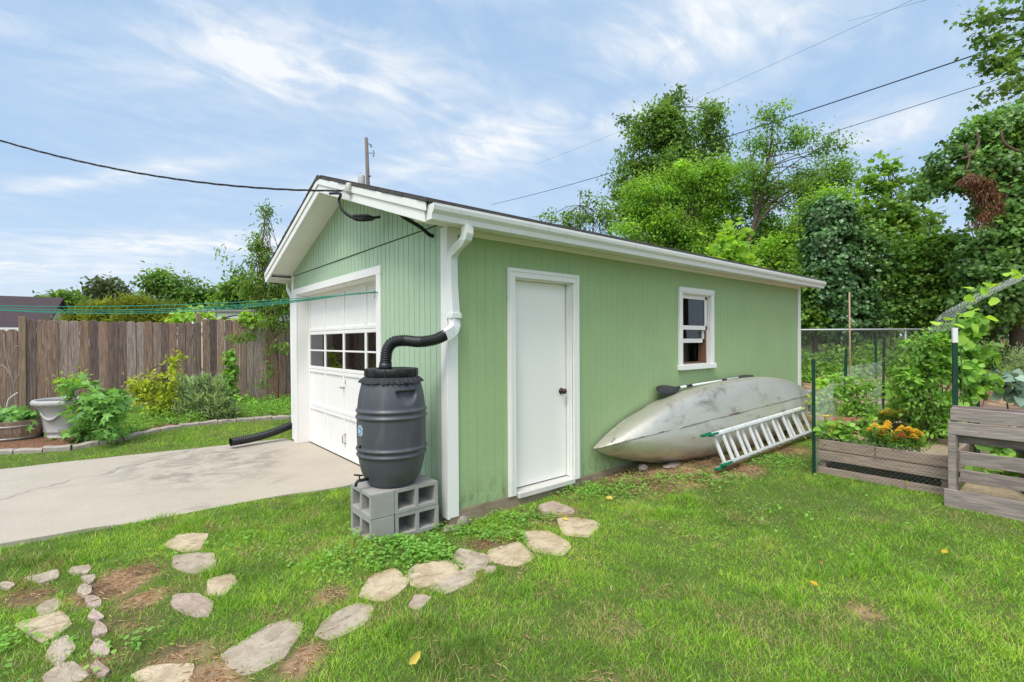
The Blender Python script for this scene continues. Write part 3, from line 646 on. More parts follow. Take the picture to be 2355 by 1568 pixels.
# cable hardware on the rake board
INS = np.array((-0.372, 1.245, 3.0))
m_ = MB(); m_.lathe([(0.018, -0.05), (0.035, -0.03), (0.022, -0.012), (0.038, 0.008), (0.022, 0.022), (0.03, 0.04), (0.012, 0.055)], INS, 14); m_.tube([INS + (0.03, -0.02, 0), INS + (-0.02, 0.06, 0.0), INS + (-0.02, 0.12, 0)], 0.006); m_.box(tuple(INS + (0.012, -0.03, -0.05)), tuple(INS + (0.03, 0.05, 0.05)))
m_.build('cable_insulator', mat('old_porcelain', (0.55, 0.54, 0.5), 0.4, var=0.3, scale=30), garage)
# items inside, seen through the window
shelf = thing('shelf_unit', 'pale wooden shelf unit standing inside the garage behind the window', 'shelf', (4.9, 0.5, 0))
SHW = mat('pale_board', (0.55, 0.50, 0.40), 0.7, var=0.15)
for x in (4.25, 4.62, 5.6):
    for y in (0.5, 0.9): m_ = MB(); m_.box((x, y, 0.0), (x + 0.05, y + 0.05, 2.2)); m_.build('upright', SHW, shelf)
for z in (0.5, 1.0, 1.45, 1.85): m_ = MB(); m_.box((4.23, 0.48, z), (5.68, 0.96, z + 0.04)); m_.build('shelf_board', SHW, shelf)
for i, (x, z, c, lab) in enumerate(((4.36, 1.49, (0.5, 0.45, 0.3), 'tan storage box on the middle shelf seen through the window'), (4.9, 1.49, (0.2, 0.22, 0.25), 'grey storage box beside the tan one behind the window glass'), (4.5, 1.89, (0.6, 0.58, 0.5), 'pale carton on the top shelf seen through the window'))):
    m_ = MB(); m_.box((x, 0.56, z), (x + 0.4, 0.88, z + 0.22)); m_.box((x - 0.01, 0.55, z + 0.185), (x + 0.41, 0.89, z + 0.225)); tag(m_.build('storage_box', mat('box_card', c, 0.8)), lab, 'box', 'boxes stored in the garage')
# ------------------------------------------------------------------ rain barrel, hose, blocks
BC = np.array((-0.445, 0.165, 0.305))
FACE = math.atan2(CAM[1] - BC[1], CAM[0] - BC[0])           # direction from the barrel towards the photographer
barrel = thing('rain_barrel', 'tall charcoal plastic rain barrel with ribs standing on concrete blocks', 'barrel', BC)
def barrel_body():
    key = [(0.0, 0.175), (0.02, 0.195), (0.06, 0.222), (0.12, 0.245), (0.2, 0.262), (0.28, 0.272), (0.40, 0.276), (0.52, 0.276), (0.62, 0.272), (0.70, 0.264), (0.76, 0.253), (0.80, 0.243), (0.835, 0.232), (0.855, 0.215), (0.865, 0.20), (0.93, 0.198)]
    kz, kr = zip(*key); zs = np.linspace(0, 0.93, 190); r = np.interp(zs, kz, kr)
    r = np.convolve(np.pad(r, 5, 'edge'), np.ones(11) / 11, 'valid')
    for c in (0.605, 0.555, 0.300, 0.252): r = r + 0.0125 * np.exp(-((zs - c) / 0.013) ** 2)
    r[0] = 0.17; n = 200; th = np.linspace(0, 2 * np.pi, n, endpoint=False)
    TH, ZZ = np.meshgrid(th, zs); RR = np.repeat(r[:, None], n, 1)
    for ang in (FACE + R(29), FACE + R(29) + math.pi):                 # moulded hand-holds: flat top edge, rounded bottom
        da = (TH - ang + np.pi) % (2 * np.pi) - np.pi
        u = da * 0.25 / 0.098; w = (ZZ - 0.775)
        bot = -0.125 * np.sqrt(np.clip(1 - u ** 2, 0, 1))
        ins = smooth(0.0, 0.022, -w) * smooth(0.0, 0.05, w - bot) * smooth(1.0, 0.86, np.abs(u))
        RR = RR - 0.045 * ins * (0.45 + 0.55 * smooth(-0.12, -0.02, w))
    RR = RR + 0.002 * np.exp(-(((TH - FACE - R(28) + np.pi) % (2 * np.pi) - np.pi) / 0.008) ** 2)  # mould seam
    V = np.stack((BC[0] + RR * np.cos(TH), BC[1] + RR * np.sin(TH), BC[2] + ZZ), -1).reshape(-1, 3)
    I = np.arange(len(zs) * n).reshape(len(zs), n); J = np.roll(I, -1, 1)
    F = np.stack((I[:-1], J[:-1], J[1:], I[1:]), -1).reshape(-1, 4)
    capb = I[0][::-1][None, :]
    BP = mat('grey_barrel_plastic', (0.075, 0.077, 0.092), 0.42, var=0.10, scale=5, stretch=(1, 1, 0.18), dirt=(0.17, 0.165, 0.155), dirt_amt=0.5, dirt_scale=9, dirt_lo=0.53, bump=0.05, bscale=200, spec=0.45)
    np_mesh('body', V, [F, capb], BP, barrel, smooth_=True)
barrel_body()
m_ = MB(); m_.lathe([(0.10, 0.918), (0.155, 0.925), (0.175, 0.930), (0.190, 0.938), (0.207, 0.938), (0.212, 0.930), (0.212, 0.878), (0.206, 0.872), (0.196, 0.872)], BC, 72, cap=False)
m_.lathe([(0.0, 0.917), (0.10, 0.918)], BC, 72, cap=False)
for k in range(14):
    a = 2 * math.pi * k / 14; c, s = math.cos(a), math.sin(a)
    m_.beam(BC + (0.2125 * c, 0.2125 * s, 0.874), BC + (0.2125 * c, 0.2125 * s, 0.934), 0.012, 0.008, (c, s, 0))
m_.build('lid', BLACK, barrel)
def skirt():
    n = 220; th = np.linspace(0, 2 * np.pi, n, endpoint=False); V = []; rng = np.random.default_rng(5)
    nz = np.interp(th, np.linspace(0, 2 * np.pi, 60), np.append(rng.random(59), 0.5)); fl = np.sin(th * 38 + 3 * nz)
    lv = [(0.202, 0.874, 0), (0.222, 0.866, 0.004), (0.240, 0.846, 0.008), (0.249, 0.828, 0.011)]
    for r, z, a in lv:
        rr = r + a * fl * (0.4 + nz) + a * 0.5; zz = z + (0.016 * (nz - 0.5) if z < 0.84 else 0) * np.ones(n)
        V.append(np.stack((BC[0] + rr * np.cos(th), BC[1] + rr * np.sin(th), BC[2] + zz), -1))
    I = np.arange(len(lv) * n).reshape(len(lv), n); J = np.roll(I, -1, 1)
    np_mesh('screen_skirt', np.concatenate(V), [np.stack((I[:-1], J[:-1], J[1:], I[1:]), -1).reshape(-1, 4)], mat('dark_mesh_cloth', (0.03, 0.03, 0.036), 0.8, var=0.3), barrel, smooth_=True)
skirt()
def on_barrel(ang, z, r, a, b):     # point on the skin: a sideways, b up
    an = FACE + ang + a / r
    return BC + np.array((r * math.cos(an), r * math.sin(an), z + b))
def sticker():
    an = R(-60); z = 0.46; r = 0.280
    s = thing('sticker', None, None, (0, 0, 0)); bpy.data.objects.remove(s)
    def disc(fn, n, r_, name, m__, par):
        mb = MB(); V = [on_barrel(an, z, r_, 0, 0)] + [on_barrel(an, z, r_, *fn(2 * math.pi * k / n)) for k in range(n)]
        mb.add(V, [(0, 1 + k, 1 + (k + 1) % n) for k in range(n)]); return mb.build(name, m__, par)
    w = disc(lambda t: ((0.036 + 0.007 * (1 if int(t / 0.2618) % 2 else -1)) * math.cos(t) * 1.05, (0.040 + 0.006 * (1 if int(t / 0.2618) % 2 else -1)) * math.sin(t)), 48, 0.2795, 'sticker', mat('sticker_white', (0.8, 0.82, 0.85), 0.4, var=0.02), barrel)
    disc(lambda t: (0.026 * math.cos(t), 0.032 * math.sin(t)), 32, 0.2805, 'sticker_disc', mat('sticker_blue', (0.03, 0.30, 0.52), 0.4, var=0.05), w)
    def drop(t):
        x, y = math.cos(t), math.sin(t); return (0.011 * x * (1 - max(0, y) ** 0.7 * 0.95), 0.012 * y - 0.005 + (0.014 * max(0, y)))
    disc(drop, 32, 0.2815, 'sticker_drop', mat('sticker_pale', (0.55, 0.78, 0.88), 0.4, var=0.02), w)
sticker()
m_ = MB(); sp = on_barrel(R(-55), 0.075, 0.222, 0, 0); dn = np.array((math.cos(FACE + R(-62)), math.sin(FACE + R(-62)), 0))
m_.tube([sp, sp + dn * 0.05, sp + dn * 0.085, sp + dn * 0.10 + (0, 0, -0.015), sp + dn * 0.105 + (0, 0, -0.04)], [0.013, 0.013, 0.012, 0.012, 0.011], 10)
m_.tube([sp + dn * 0.07, sp + dn * 0.075 + (0, 0, 0.035)], 0.006, 8); m_.beam(sp + dn * 0.05 + (0, 0, 0.036), sp + dn * 0.115 + (0, 0, 0.052), 0.022, 0.010)
m_.build('spigot', BLACK, barrel)
m_ = MB(); q = on_barrel(R(-60), 0.335, 0.272, 0, 0); dn = np.array((math.cos(FACE + R(-60)), math.sin(FACE + R(-60)), 0)); m_.tube([q, q + dn * 0.02], 0.011, 10); m_.build('plug', BLACK, barrel)
m_ = MB(); q = on_barrel(R(29), 0.825, 0.236, 0, 0); dn = np.array((math.cos(FACE + R(29)), math.sin(FACE + R(29)), 0.1)); m_.tube([q, q + dn * 0.022], 0.017, 12); m_.tube([q + dn * 0.022, q + dn * 0.034], 0.011, 12); m_.build('overflow_cap', BLACK, barrel)

def spline(ctrl, n):
    P = [np.array(p, float) for p in ctrl]; P = [2 * P[0] - P[1]] + P + [2 * P[-1] - P[-2]]; out = []
    for i in range(1, len(P) - 2):
        for k in range(n):
            t = k / n; a, b, c, d = P[i - 1:i + 3]
            out.append(0.5 * ((2 * b) + (-a + c) * t + (2 * a - 5 * b + 4 * c - d) * t * t + (-a + 3 * b - 3 * c + d) * t ** 3))
    out.append(P[-2]); return np.array(out)
def corrugated(name, ctrl, r, pitch, amp, label, cat, smooth_rng=(), group=None, m__=None):
    p = spline(ctrl, 60); d = np.concatenate(([0], np.cumsum(np.linalg.norm(np.diff(p, axis=0), axis=1)))); L_ = d[-1]
    n = int(L_ / pitch * 6); s = np.linspace(0, L_, n); q = np.stack([np.interp(s, d, p[:, k]) for k in range(3)], -1)
    rad = r + amp * np.sin(2 * np.pi * s / pitch)
    for a, b in smooth_rng: rad = np.where((s > a * L_) & (s < b * L_), r + 0.2 * amp * np.sin(2 * np.pi * s / pitch), rad)
    t = thing(name, label, cat, q[0], group); mb = MB(); mb.tube(q, list(rad), 16, cap=False)
    # open mouth: an inner skin so that the far end reads as a pipe
    inner = q[-14:]; mb.tube(inner[::-1], [r * 0.86] * len(inner), 16, cap=False)
    mb.build('pipe', m__ or BLACK, t); return t, q
h, hq = corrugated('downspout_hose', [(-0.085, -0.088, 1.513), (-0.17, -0.06, 1.475), (-0.27, 0.015, 1.458), (-0.36, 0.095, 1.468), (-0.435, 0.15, 1.455), (-0.472, 0.175, 1.40), (-0.485, 0.18, 1.33), (-0.49, 0.183, 1.225)], 0.046, 0.017, 0.0042, 'black flexible ribbed hose running from the white downspout into the barrel lid', 'hose', ((0.30, 0.5),))
m_ = MB(); m_.tube([(-0.488, 0.182, 1.29), (-0.491, 0.184, 1.225)], [0.050, 0.054], 18); m_.build('cuff', BLACK, h)
corrugated('drain_pipe', [(0.35, 4.66, 0.30), (0.08, 4.66, 0.17), (-0.25, 4.62, 0.075), (-0.55, 4.56, 0.03), (-0.86, 4.50, 0.018)], 0.057, 0.03, 0.005, 'black ribbed drain pipe lying across the grass onto the driveway edge', 'pipe')

def cmu(name, c, axis, label, dims=(0.39, 0.19, 0.192)):
    """Two-core block; axis: 'x' or 'y' = the way the cores run."""
    Lb, Db, Hb = dims; t = 0.031; w = 0.034
    xs = [-Lb / 2, -Lb / 2 + t, -w / 2, w / 2, Lb / 2 - t, Lb / 2]; zs = [-Hb / 2, -Hb / 2 + t, Hb / 2 - t, Hb / 2]; mb = MB()
    def P(a, d, z): return (c[0] + (d if axis == 'x' else a), c[1] + (a if axis == 'x' else d), c[2] + z)
    for d, fl in ((-Db / 2, 1), (Db / 2, -1)):
        for i in range(5):
            for k in range(3):
                if k == 1 and i in (1, 3): continue
                q = [P(xs[i], d, zs[k]), P(xs[i + 1], d, zs[k]), P(xs[i + 1], d, zs[k + 1]), P(xs[i], d, zs[k + 1])]
                mb.add(q, [(0, 1, 2, 3) if fl > 0 else (3, 2, 1, 0)])
    a, b = Db / 2, -Db / 2
    for (x0, x1, z0, z1, fl) in [(xs[0], xs[5], zs[0], zs[3], 1), (xs[1], xs[2], zs[1], zs[2], -1), (xs[3], xs[4], zs[1], zs[2], -1)]:
        for (u0, v0, u1, v1) in ((x0, z0, x1, z0), (x1, z0, x1, z1), (x1, z1, x0, z1), (x0, z1, x0, z0)):
            q = [P(u0, b, v0), P(u0, a, v0), P(u1, a, v1), P(u1, b, v1)]; mb.add(q, [(0, 1, 2, 3) if fl > 0 else (3, 2, 1, 0)])
    o = mb.build(name, BLOCK, bevel=0.004); bm_fix(o); return tag(o, label, 'concrete block', 'concrete blocks under the rain barrel')
def bm_fix(o):
    import bmesh
    bm = bmesh.new(); bm.from_mesh(o.data); bmesh.ops.remove_doubles(bm, verts=bm.verts, dist=1e-4); bmesh.ops.recalc_face_normals(bm, faces=bm.faces); bm.to_mesh(o.data); bm.free()
for zc, row in ((0.207, 'top'), (0.012, 'bottom')):
    up = row == 'top'
    cmu('concrete_block', (-0.625, 0.155, zc), 'x', 'clean grey concrete block under the spigot with its solid end facing the lawn' if up else 'stained grey concrete block sunk in the grass at the bottom left of the stack')
    cmu('concrete_block', (-0.330 + (0 if up else 0.006), 0.055, zc - (0 if up else 0.001)), 'y', 'grey concrete block with two square holes facing the lawn, in the top row' if up else 'half buried concrete block with clover growing in its holes, bottom row at the foundation')
    cmu('concrete_block', (-0.330, 0.257, zc), 'y', 'rear concrete block of the top row under the barrel by the green wall' if up else 'rear concrete block of the bottom row against the green wall')

# ------------------------------------------------------------------ canoe, paddle, ladder
ALU = mat('weathered_aluminium', (0.62, 0.585, 0.50), 0.38, 0.62, var=0.07, scale=3, stretch=(0.6, 1, 1), dirt=(0.17, 0.13, 0.085), dirt_amt=0.7, dirt_scale=3.6, dirt_lo=0.49, bump=0.30, bscale=7, bdist=0.02)
ALUR = mat('tarnished_aluminium_trim', (0.45, 0.42, 0.36), 0.45, 0.6, var=0.2, scale=9, dirt=(0.16, 0.07, 0.035), dirt_amt=0.9, dirt_scale=5, dirt_lo=0.46)
TL, TR = np.array((1.80, -0.115, 0.305)), np.array((6.78, -0.46, 0.535))
canoe = thing('canoe', 'dented weathered aluminium canoe lying on its side against the green wall', 'canoe', (4.3, -0.35, 0.03))
Bv = np.array((0, 0.33, 0.944)); Dv = np.array((0, -0.944, 0.33)); CS = 60; CT = 37
def canoe_pt(t, th, lift=0.0):
    u = 2 * t - 1; au = abs(u)
    b = 0.455 * max(0.0, 1 - au ** 2.5) ** 0.92; d = 0.335 * max(0.0, 1 - au ** 5) ** 0.75
    pw = 4.6 * (1 - au ** 1.3) + 1.12 * au ** 1.3                    # superellipse: boxy amidships, V at the ends
    s, c = math.sin(th), math.cos(th); k = (abs(s) ** pw + max(c, 1e-6) ** pw) ** (-1 / pw)
    bb = b * s * k; dd = d * max(c, 0.0) * k * (1 + 0.05 * math.exp(-((th - 0.62) / 0.16) ** 2) * (1 - au))
    sheer = 0.055 * au ** 3
    return TL + (TR - TL) * t + Bv * bb + Dv * (dd + lift - sheer)
def build_canoe():
    ts = 0.5 - 0.5 * np.cos(np.linspace(0, math.pi, CS)); V = []
    for t in ts:
        for j in range(CT): V.append(canoe_pt(t, -math.pi / 2 + math.pi * j / (CT - 1)))
    V = np.array(V); I = np.arange(CS * CT).reshape(CS, CT)
    # shallow dents in the skin
    nrm = np.tile(Dv, (len(V), 1)); k = vnoise(V[:, 0], V[:, 2] * 1.0, 0.45, 21) - 0.5; k2 = vnoise(V[:, 0], V[:, 2], 0.16, 22) - 0.5
    w = np.clip(np.sin(np.tile(np.linspace(0, np.pi, CT), CS)), 0, 1) * np.repeat(np.sin(np.pi * np.linspace(0, 1, CS)), CT)
    V = V + nrm * ((0.02 * k + 0.007 * k2) * w)[:, None]
    F = np.stack((I[:-1, :-1], I[:-1, 1:], I[1:, 1:], I[1:, :-1]), -1).reshape(-1, 4)
    o = np_mesh('hull', V, [F], ALU, canoe, smooth_=True); so = o.modifiers.new('thick', 'SOLIDIFY'); so.thickness = 0.004; so.offset = -1
    for th in (-math.pi / 2, math.pi / 2):
        m_ = MB(); m_.tube([canoe_pt(t, th) for t in ts], 0.013, 8); m_.build('gunwale', ALUR, canoe)
    m_ = MB(); kt = np.linspace(0.20, 0.93, 40); ps = [canoe_pt(t, 0, 0.004) for t in kt]
    m_.tube(ps, [0.006] + [0.011] * (len(ps) - 2) + [0.006], 6); m_.build('keel', ALUR, canoe)
    for t0, t1 in ((0.0, 0.17), (0.86, 1.0)):
        ps = [canoe_pt(t, 0.0, 0.004) for t in np.linspace(t0, t1, 24)]; m_ = MB(); m_.tube(ps, 0.008, 6); m_.build('stem_band', ALUR, canoe)
    m_ = MB(); c = canoe_pt(0.035, 0.45, 0.012); m_.tube([c + (0.03 * math.cos(a), 0, 0.03 * math.sin(a)) for a in np.linspace(0, 5.6, 14)], 0.004, 6); m_.build('bow_ring', ALUR, canoe)
build_canoe()
PADB = mat('black_paddle_plastic', (0.035, 0.032, 0.034), 0.45, var=0.15)
pa, pb = np.array((2.93, -0.115, 0.84)), np.array((5.45, -0.125, 0.905)); pd = (pb - pa) / np.linalg.norm(pb - pa)
paddle = thing('kayak_paddle', 'white double bladed paddle with black blades resting on top of the canoe', 'paddle', pa)
m_ = MB(); m_.tube([pa + pd * 0.38, pb - pd * 0.38], 0.015, 12); m_.build('shaft', WHITE2, paddle)
for a, b in ((0.62, 0.76), (1.55, 1.68)): m_ = MB(); m_.tube([pa + pd * a, pa + pd * b], 0.019, 12); m_.build('grip', BLACK, paddle)
for o, dr, ud in ((pa, pd, np.array((0.05, -0.60, 0.80))), (pb, -pd, np.array((0.0, -0.25, 0.97)))):
    m_ = MB(); up = ud - dr * ud.dot(dr); up /= np.linalg.norm(up); sd_ = np.cross(dr, up); n = 16; V = []
    for i in range(n + 1):
        s = i / n; w = 0.098 * math.sin(math.pi * min(1, s * 1.0) ** 0.75) ** 0.65 * (1 - 0.25 * s) + 0.012 * s
        for f, z in ((-1, 0.012), (-0.5, 0.003), (0, -0.002), (0.5, 0.003), (1, 0.012), (0.5, -0.003), (0, -0.012), (-0.5, -0.003)): V.append(o + dr * (0.46 * s) + sd_ * (w * f) - up * (z * 1.0))
    m_.add(V, [(i * 8 + k, i * 8 + (k + 1) % 8, (i + 1) * 8 + (k + 1) % 8, (i + 1) * 8 + k) for i in range(n) for k in range(8)], sm=True)
    m_.tube([o + dr * 0.30, o + dr * 0.47], [0.012, 0.020], 10)
    m_.build('blade', PADB, paddle)
LAD = mat('ladder_aluminium', (0.80, 0.80, 0.78), 0.40, 0.35, var=0.06, scale=10, dirt=(0.35, 0.34, 0.31), dirt_amt=0.4, dirt_scale=9)
GRN = mat('green_plastic_cap', (0.004, 0.16, 0.075), 0.45, var=0.1)
la = np.array((2.88, -0.90, 0.055)); lb = np.array((5.40, -0.95, 0.135)); W = np.array((0.0, 0.155, 0.345)); ld = (lb - la) / np.linalg.norm(lb - la); LN = np.linalg.norm(lb - la)
Wn = W / np.linalg.norm(W); On = np.cross(ld, Wn); On = On if On[1] < 0 else -On
ladder = thing('extension_ladder', 'aluminium extension ladder with green end caps leaning sideways on the canoe', 'ladder', la)
for sec, (of, sh) in enumerate(((0.0, 0.0), (0.052, 0.055))):
    for side_ in (0, 1):
        ww = W * side_ + Wn * (0.0 if sec == 0 else (0.022 if side_ == 0 else -0.022))
        m_ = MB(); p0 = la + ld * sh + ww + On * of; p1 = p0 + ld * (LN - sh)
        m_.beam(p0, p1, 0.006 if True else 0, 0.058, tuple(On)); 
        for e in (-1, 1): m_.beam(p0 + On * (0.026 * e) - Wn * (0.011 * (1 if side_ else -1)), p1 + On * (0.026 * e) - Wn * (0.011 * (1 if side_ else -1)), 0.022, 0.005, tuple(On))
        m_.build('rail', LAD, ladder)
        m_ = MB(); m_.beam(p0 - ld * 0.05, p0 + ld * (0.13 if side_ == 0 else 0.09), 0.03, 0.066, tuple(On)); m_.build('end_cap', GRN, ladder, bevel=0.006)
    for k in range(8):
        s = 0.16 + 0.31 * k + (0.10 if sec else 0.0)
        if s > LN - 0.05: continue
        m_ = MB(); m_.beam(la + ld * s + On * of, la + ld * s + W + On * of, 0.040, 0.030, tuple(On)); m_.build('rung', LAD, ladder, bevel=0.004)

# ------------------------------------------------------------------ wooden fence on the left
FSTOPS = [(0.0, (0.15, 0.11, 0.105)), (0.35, (0.28, 0.205, 0.175)), (0.6, (0.33, 0.22, 0.165)), (0.82, (0.42, 0.35, 0.32)), (1.0, (0.46, 0.23, 0.10))]
FW = wood_mat('weathered_fence_wood', FSTOPS, tint=(0.27, 0.14, 0.07), con=1.25)
FP = wood_mat('fence_post_wood', [(0, (0.30, 0.22, 0.16)), (1, (0.36, 0.26, 0.18))], knots=False)
FY = 9.10
fence = thing('wooden_fence', 'tall weathered wooden privacy fence of upright boards behind the flower bed', 'fence', (-1.5, FY, 0.05))
def pickets(xa, xb, top, name, seed, parent):
    rnd = random.Random(seed); mb = MB(); x = xa
    while x < xb - 0.02:
        w = rnd.uniform(0.136, 0.148); x1 = min(x + w, xb); t = top + rnd.uniform(-0.012, 0.012); y = FY + rnd.choice([-0.010, -0.004, 0.003, 0.010]); le = rnd.uniform(-0.002, 0.002)
        z0 = float(g0(x, FY)) - 0.05; e = 0.0; m = (x + x1) / 2; hw = (x1 - x) / 2
        poly = [(x + e - le, y, z0), (x1 - e - le, y, z0), (x1 - e + le, y, t - 0.035), (x1 - 0.018 + le, y, t - 0.012), (m + hw * 0.45 + le, y, t), (m - hw * 0.45 + le, y, t), (x + 0.018 + le, y, t - 0.012), (x + e + le, y, t - 0.035)]
        a = rnd.choice([rnd.uniform(0, 0.4), rnd.uniform(0.3, 0.7), rnd.uniform(0.3, 0.7), rnd.uniform(0.6, 0.9), rnd.uniform(0.85, 1.0) if rnd.random() < 0.5 else 0.5])
        mb.prism(poly, (0, 0.017, 0), a); x = x1 + rnd.choice([0.0, 0.001, 0.001, 0.004])
    return mb.build(name, FW, parent, bevel=0.005)
pickets(-7.5, -3.40, 1.735, 'board_panel', 1, fence); pickets(-3.38, -0.62, 1.905, 'board_panel', 2, fence); pickets(-0.60, 3.2, 1.985, 'board_panel', 3, fence)
for x, zt, fr in ((-3.42, 1.965, -0.03), (-0.66, 2.11, 0.02), (1.9, 1.93, 0.02), (-6.0, 1.70, 0.02)):
    m_ = MB(); m_.box((x - 0.045, FY + fr - (0.0 if fr > 0 else 0.0), -0.1), (x + 0.05, FY + fr + 0.09, zt), 0.3); m_.build('post', FP, fence, bevel=0.004)
for xa, xb, zz_ in ((-7.5, -3.4, (0.4, 1.4)), (-3.38, -0.62, (0.45, 1.55)), (-0.6, 3.2, (0.45, 1.6))):
    for z in zz_: m_ = MB(); m_.box((xa, FY + 0.024, z), (xb, FY + 0.062, z + 0.09)); m_.build('rail', FW, fence)

# ------------------------------------------------------------------ edging of the flower bed
EDM = mat('pinkish_concrete', (0.40, 0.345, 0.30), 0.92, var=0.16, scale=9, dirt=(0.20, 0.17, 0.14), dirt_amt=0.6, dirt_scale=5, bump=0.7, bscale=70)
def edging():
    d = np.concatenate(([0], np.cumsum(np.linalg.norm(np.diff(EDGE, axis=0), axis=1)))); L_ = d[-1]; cuts = np.linspace(0, L_, 19)
    names = ['first', 'second', 'third', 'fourth', 'fifth', 'sixth', 'seventh', 'eighth', 'ninth', 'tenth', 'eleventh', 'twelfth', 'thirteenth', 'fourteenth', 'fifteenth', 'sixteenth', 'seventeenth', 'eighteenth']
    rnd = random.Random(8)
    for i in range(18):
        s = np.linspace(cuts[i] + 0.006, cuts[i + 1] - 0.006, 7); x = np.interp(s, d, EDGE[:, 0]); y = np.interp(s, d, EDGE[:, 1]); V = []; dz = rnd.uniform(-0.008, 0.008)
        for k in range(7):
            a = max(0, k - 1); b = min(6, k + 1); t = np.array((x[b] - x[a], y[b] - y[a])); t /= np.linalg.norm(t); n = np.array((-t[1], t[0])); z = float(g0(x[k], y[k]))
            w0 = 0.052 + rnd.uniform(-0.004, 0.004); h = 0.062 + dz + 0.006 * math.sin(i * 2 + k * 0.9)
            for o, zz in ((-w0, -0.05), (-w0, h - 0.018), (-w0 + 0.02, h), (w0 - 0.02, h), (w0, h - 0.018), (w0, -0.05)): V.append((x[k] + n[0] * o, y[k] + n[1] * o, z + zz))
        F = [(k * 6 + j, k * 6 + (j + 1) % 6, (k + 1) * 6 + (j + 1) % 6, (k + 1) * 6 + j) for k in range(6) for j in range(6)] + [list(range(6))[::-1], [36 + j for j in range(6)]]
        mb = MB(); mb.add(V, F); tag(mb.build('edging_stone', EDM), f'pinkish grey edging block, {names[i]} from the left along the flower bed', 'edging stone', 'edging blocks along the flower bed')
edging()
# ------------------------------------------------------------------ flagstones
def flag_mat(name, a, b):
    m, nt, p, o = _new(name); n1 = _noise(nt, 7, (1, 1, 1), 9, 0.7, 0.6)
    c = _mix(nt, _range(nt, n1, 0.35, 0.66), a, b)
    c = _mix(nt, _range(nt, _noise(nt, 3.5, (1, 2.2, 1), 8, 0.7, 1.2), 0.56, 0.68, 0, 0.65), c, mul(a, 0.45))
    c = _mix(nt, _range(nt, _noise(nt, 40, (1, 1, 1), 4), 0.60, 0.72, 0, 0.5), c, mul(a, 0.5))
    wv = _noise(nt, 5, (1.0, 4.0, 1), 10, 0.75, 2.0); c = _mix(nt, _range(nt, wv, 0.495, 0.505, 0, 0.0), c, (0.05, 0.04, 0.03))
    nt.links.new(c, p.inputs['Base Color']); p.inputs['Roughness'].default_value = 0.92; p.inputs['Specular IOR Level'].default_value = 0.2
    _bump(nt, p, n1, 0.9, 0.02); return m
FLAG = [flag_mat('cream_flagstone', (0.41, 0.31, 0.20), (0.60, 0.49, 0.345)), flag_mat('grey_flagstone', (0.35, 0.28, 0.21), (0.51, 0.425, 0.33)), flag_mat('pink_flagstone', (0.35, 0.26, 0.205), (0.50, 0.395, 0.325))]
STONES = []
def flagstone(px, py, a, b, tilt, label, mt, seed, name, group, h=0.007):
    rnd = random.Random(seed); c, s = math.cos(R(tilt)), math.sin(R(tilt)); P = []
    m = rnd.choice([4, 5, 5, 6]); an = sorted((k + rnd.uniform(-0.28, 0.28)) * 2 * math.pi / m + seed for k in range(m)); cor = []
    for t in an: e = rnd.uniform(0.93, 1.12) * (abs(math.cos(t)) ** 4 + abs(math.sin(t)) ** 4) ** -0.25; cor.append((a * e * math.cos(t), b * e * math.sin(t)))
    for k in range(m):
        (u0, v0), (u1, v1) = cor[k], cor[(k + 1) % m]
        for q in range(5):
            f = q / 5; bow = 0.045 * math.sin(math.pi * f); u = u0 + (u1 - u0) * f; v = v0 + (v1 - v0) * f; jt = rnd.uniform(-0.05, 0.04) if q else -0.03
            u *= 1 + bow + jt; v *= 1 + bow + jt; P.append(gp(px + 1.13 * (u * c - v * s), py + 1.13 * (u * s + v * c)))
    n = len(P)
    P = P[::-1]; P = np.array(P); ctr = P.mean(0); STONES.append((P[:, :2].copy(), ctr[:2]))
    mb = MB(); rings = ((1.0, -0.045), (1.0, h - 0.003), (0.985, h), (0.80, h), (0.45, h)); V = []
    for f, z in rings:
        for p in P: q = ctr[:2] + (p[:2] - ctr[:2]) * f; V.append((q[0], q[1], float(g0(q[0], q[1])) + z + (rnd.uniform(-0.003, 0.003) if f < 0.99 else 0)))
    F = [(i * n + k, i * n + (k + 1) % n, (i + 1) * n + (k + 1) % n, (i + 1) * n + k) for i in range(4) for k in range(n)] + [[4 * n + k for k in range(n)]]
    if np.cross(P[1, :2] - P[0, :2], P[2, :2] - P[1, :2]) < 0: F = [f[::-1] for f in F]
    mb.add(V, F); o = mb.build(name, mt, None); bm_fix(o); tag(o, label, 'stepping stone' if 'flag' in name else 'stone', group)
for i, (px, py, a, b, tl, lab) in enumerate(FS):
    flagstone(px, py, a, b, tl, lab, FLAG[1 if ('grey' in lab or 'thin' in lab) else 2 if ('pink' in lab or 'tan' in lab or 'brown' in lab) else 0], 100 + i, 'flagstone', 'flagstones of the stepping path')
for i, (px, py, a, b, tl, lab) in enumerate(EDGERS):
    flagstone(px, py, a, b, tl, lab, FLAG[2 if ('pink' in lab or 'purple' in lab or 'tan' in lab) else 1], 200 + i, 'border_stone', 'small border stones at the left', 0.02)
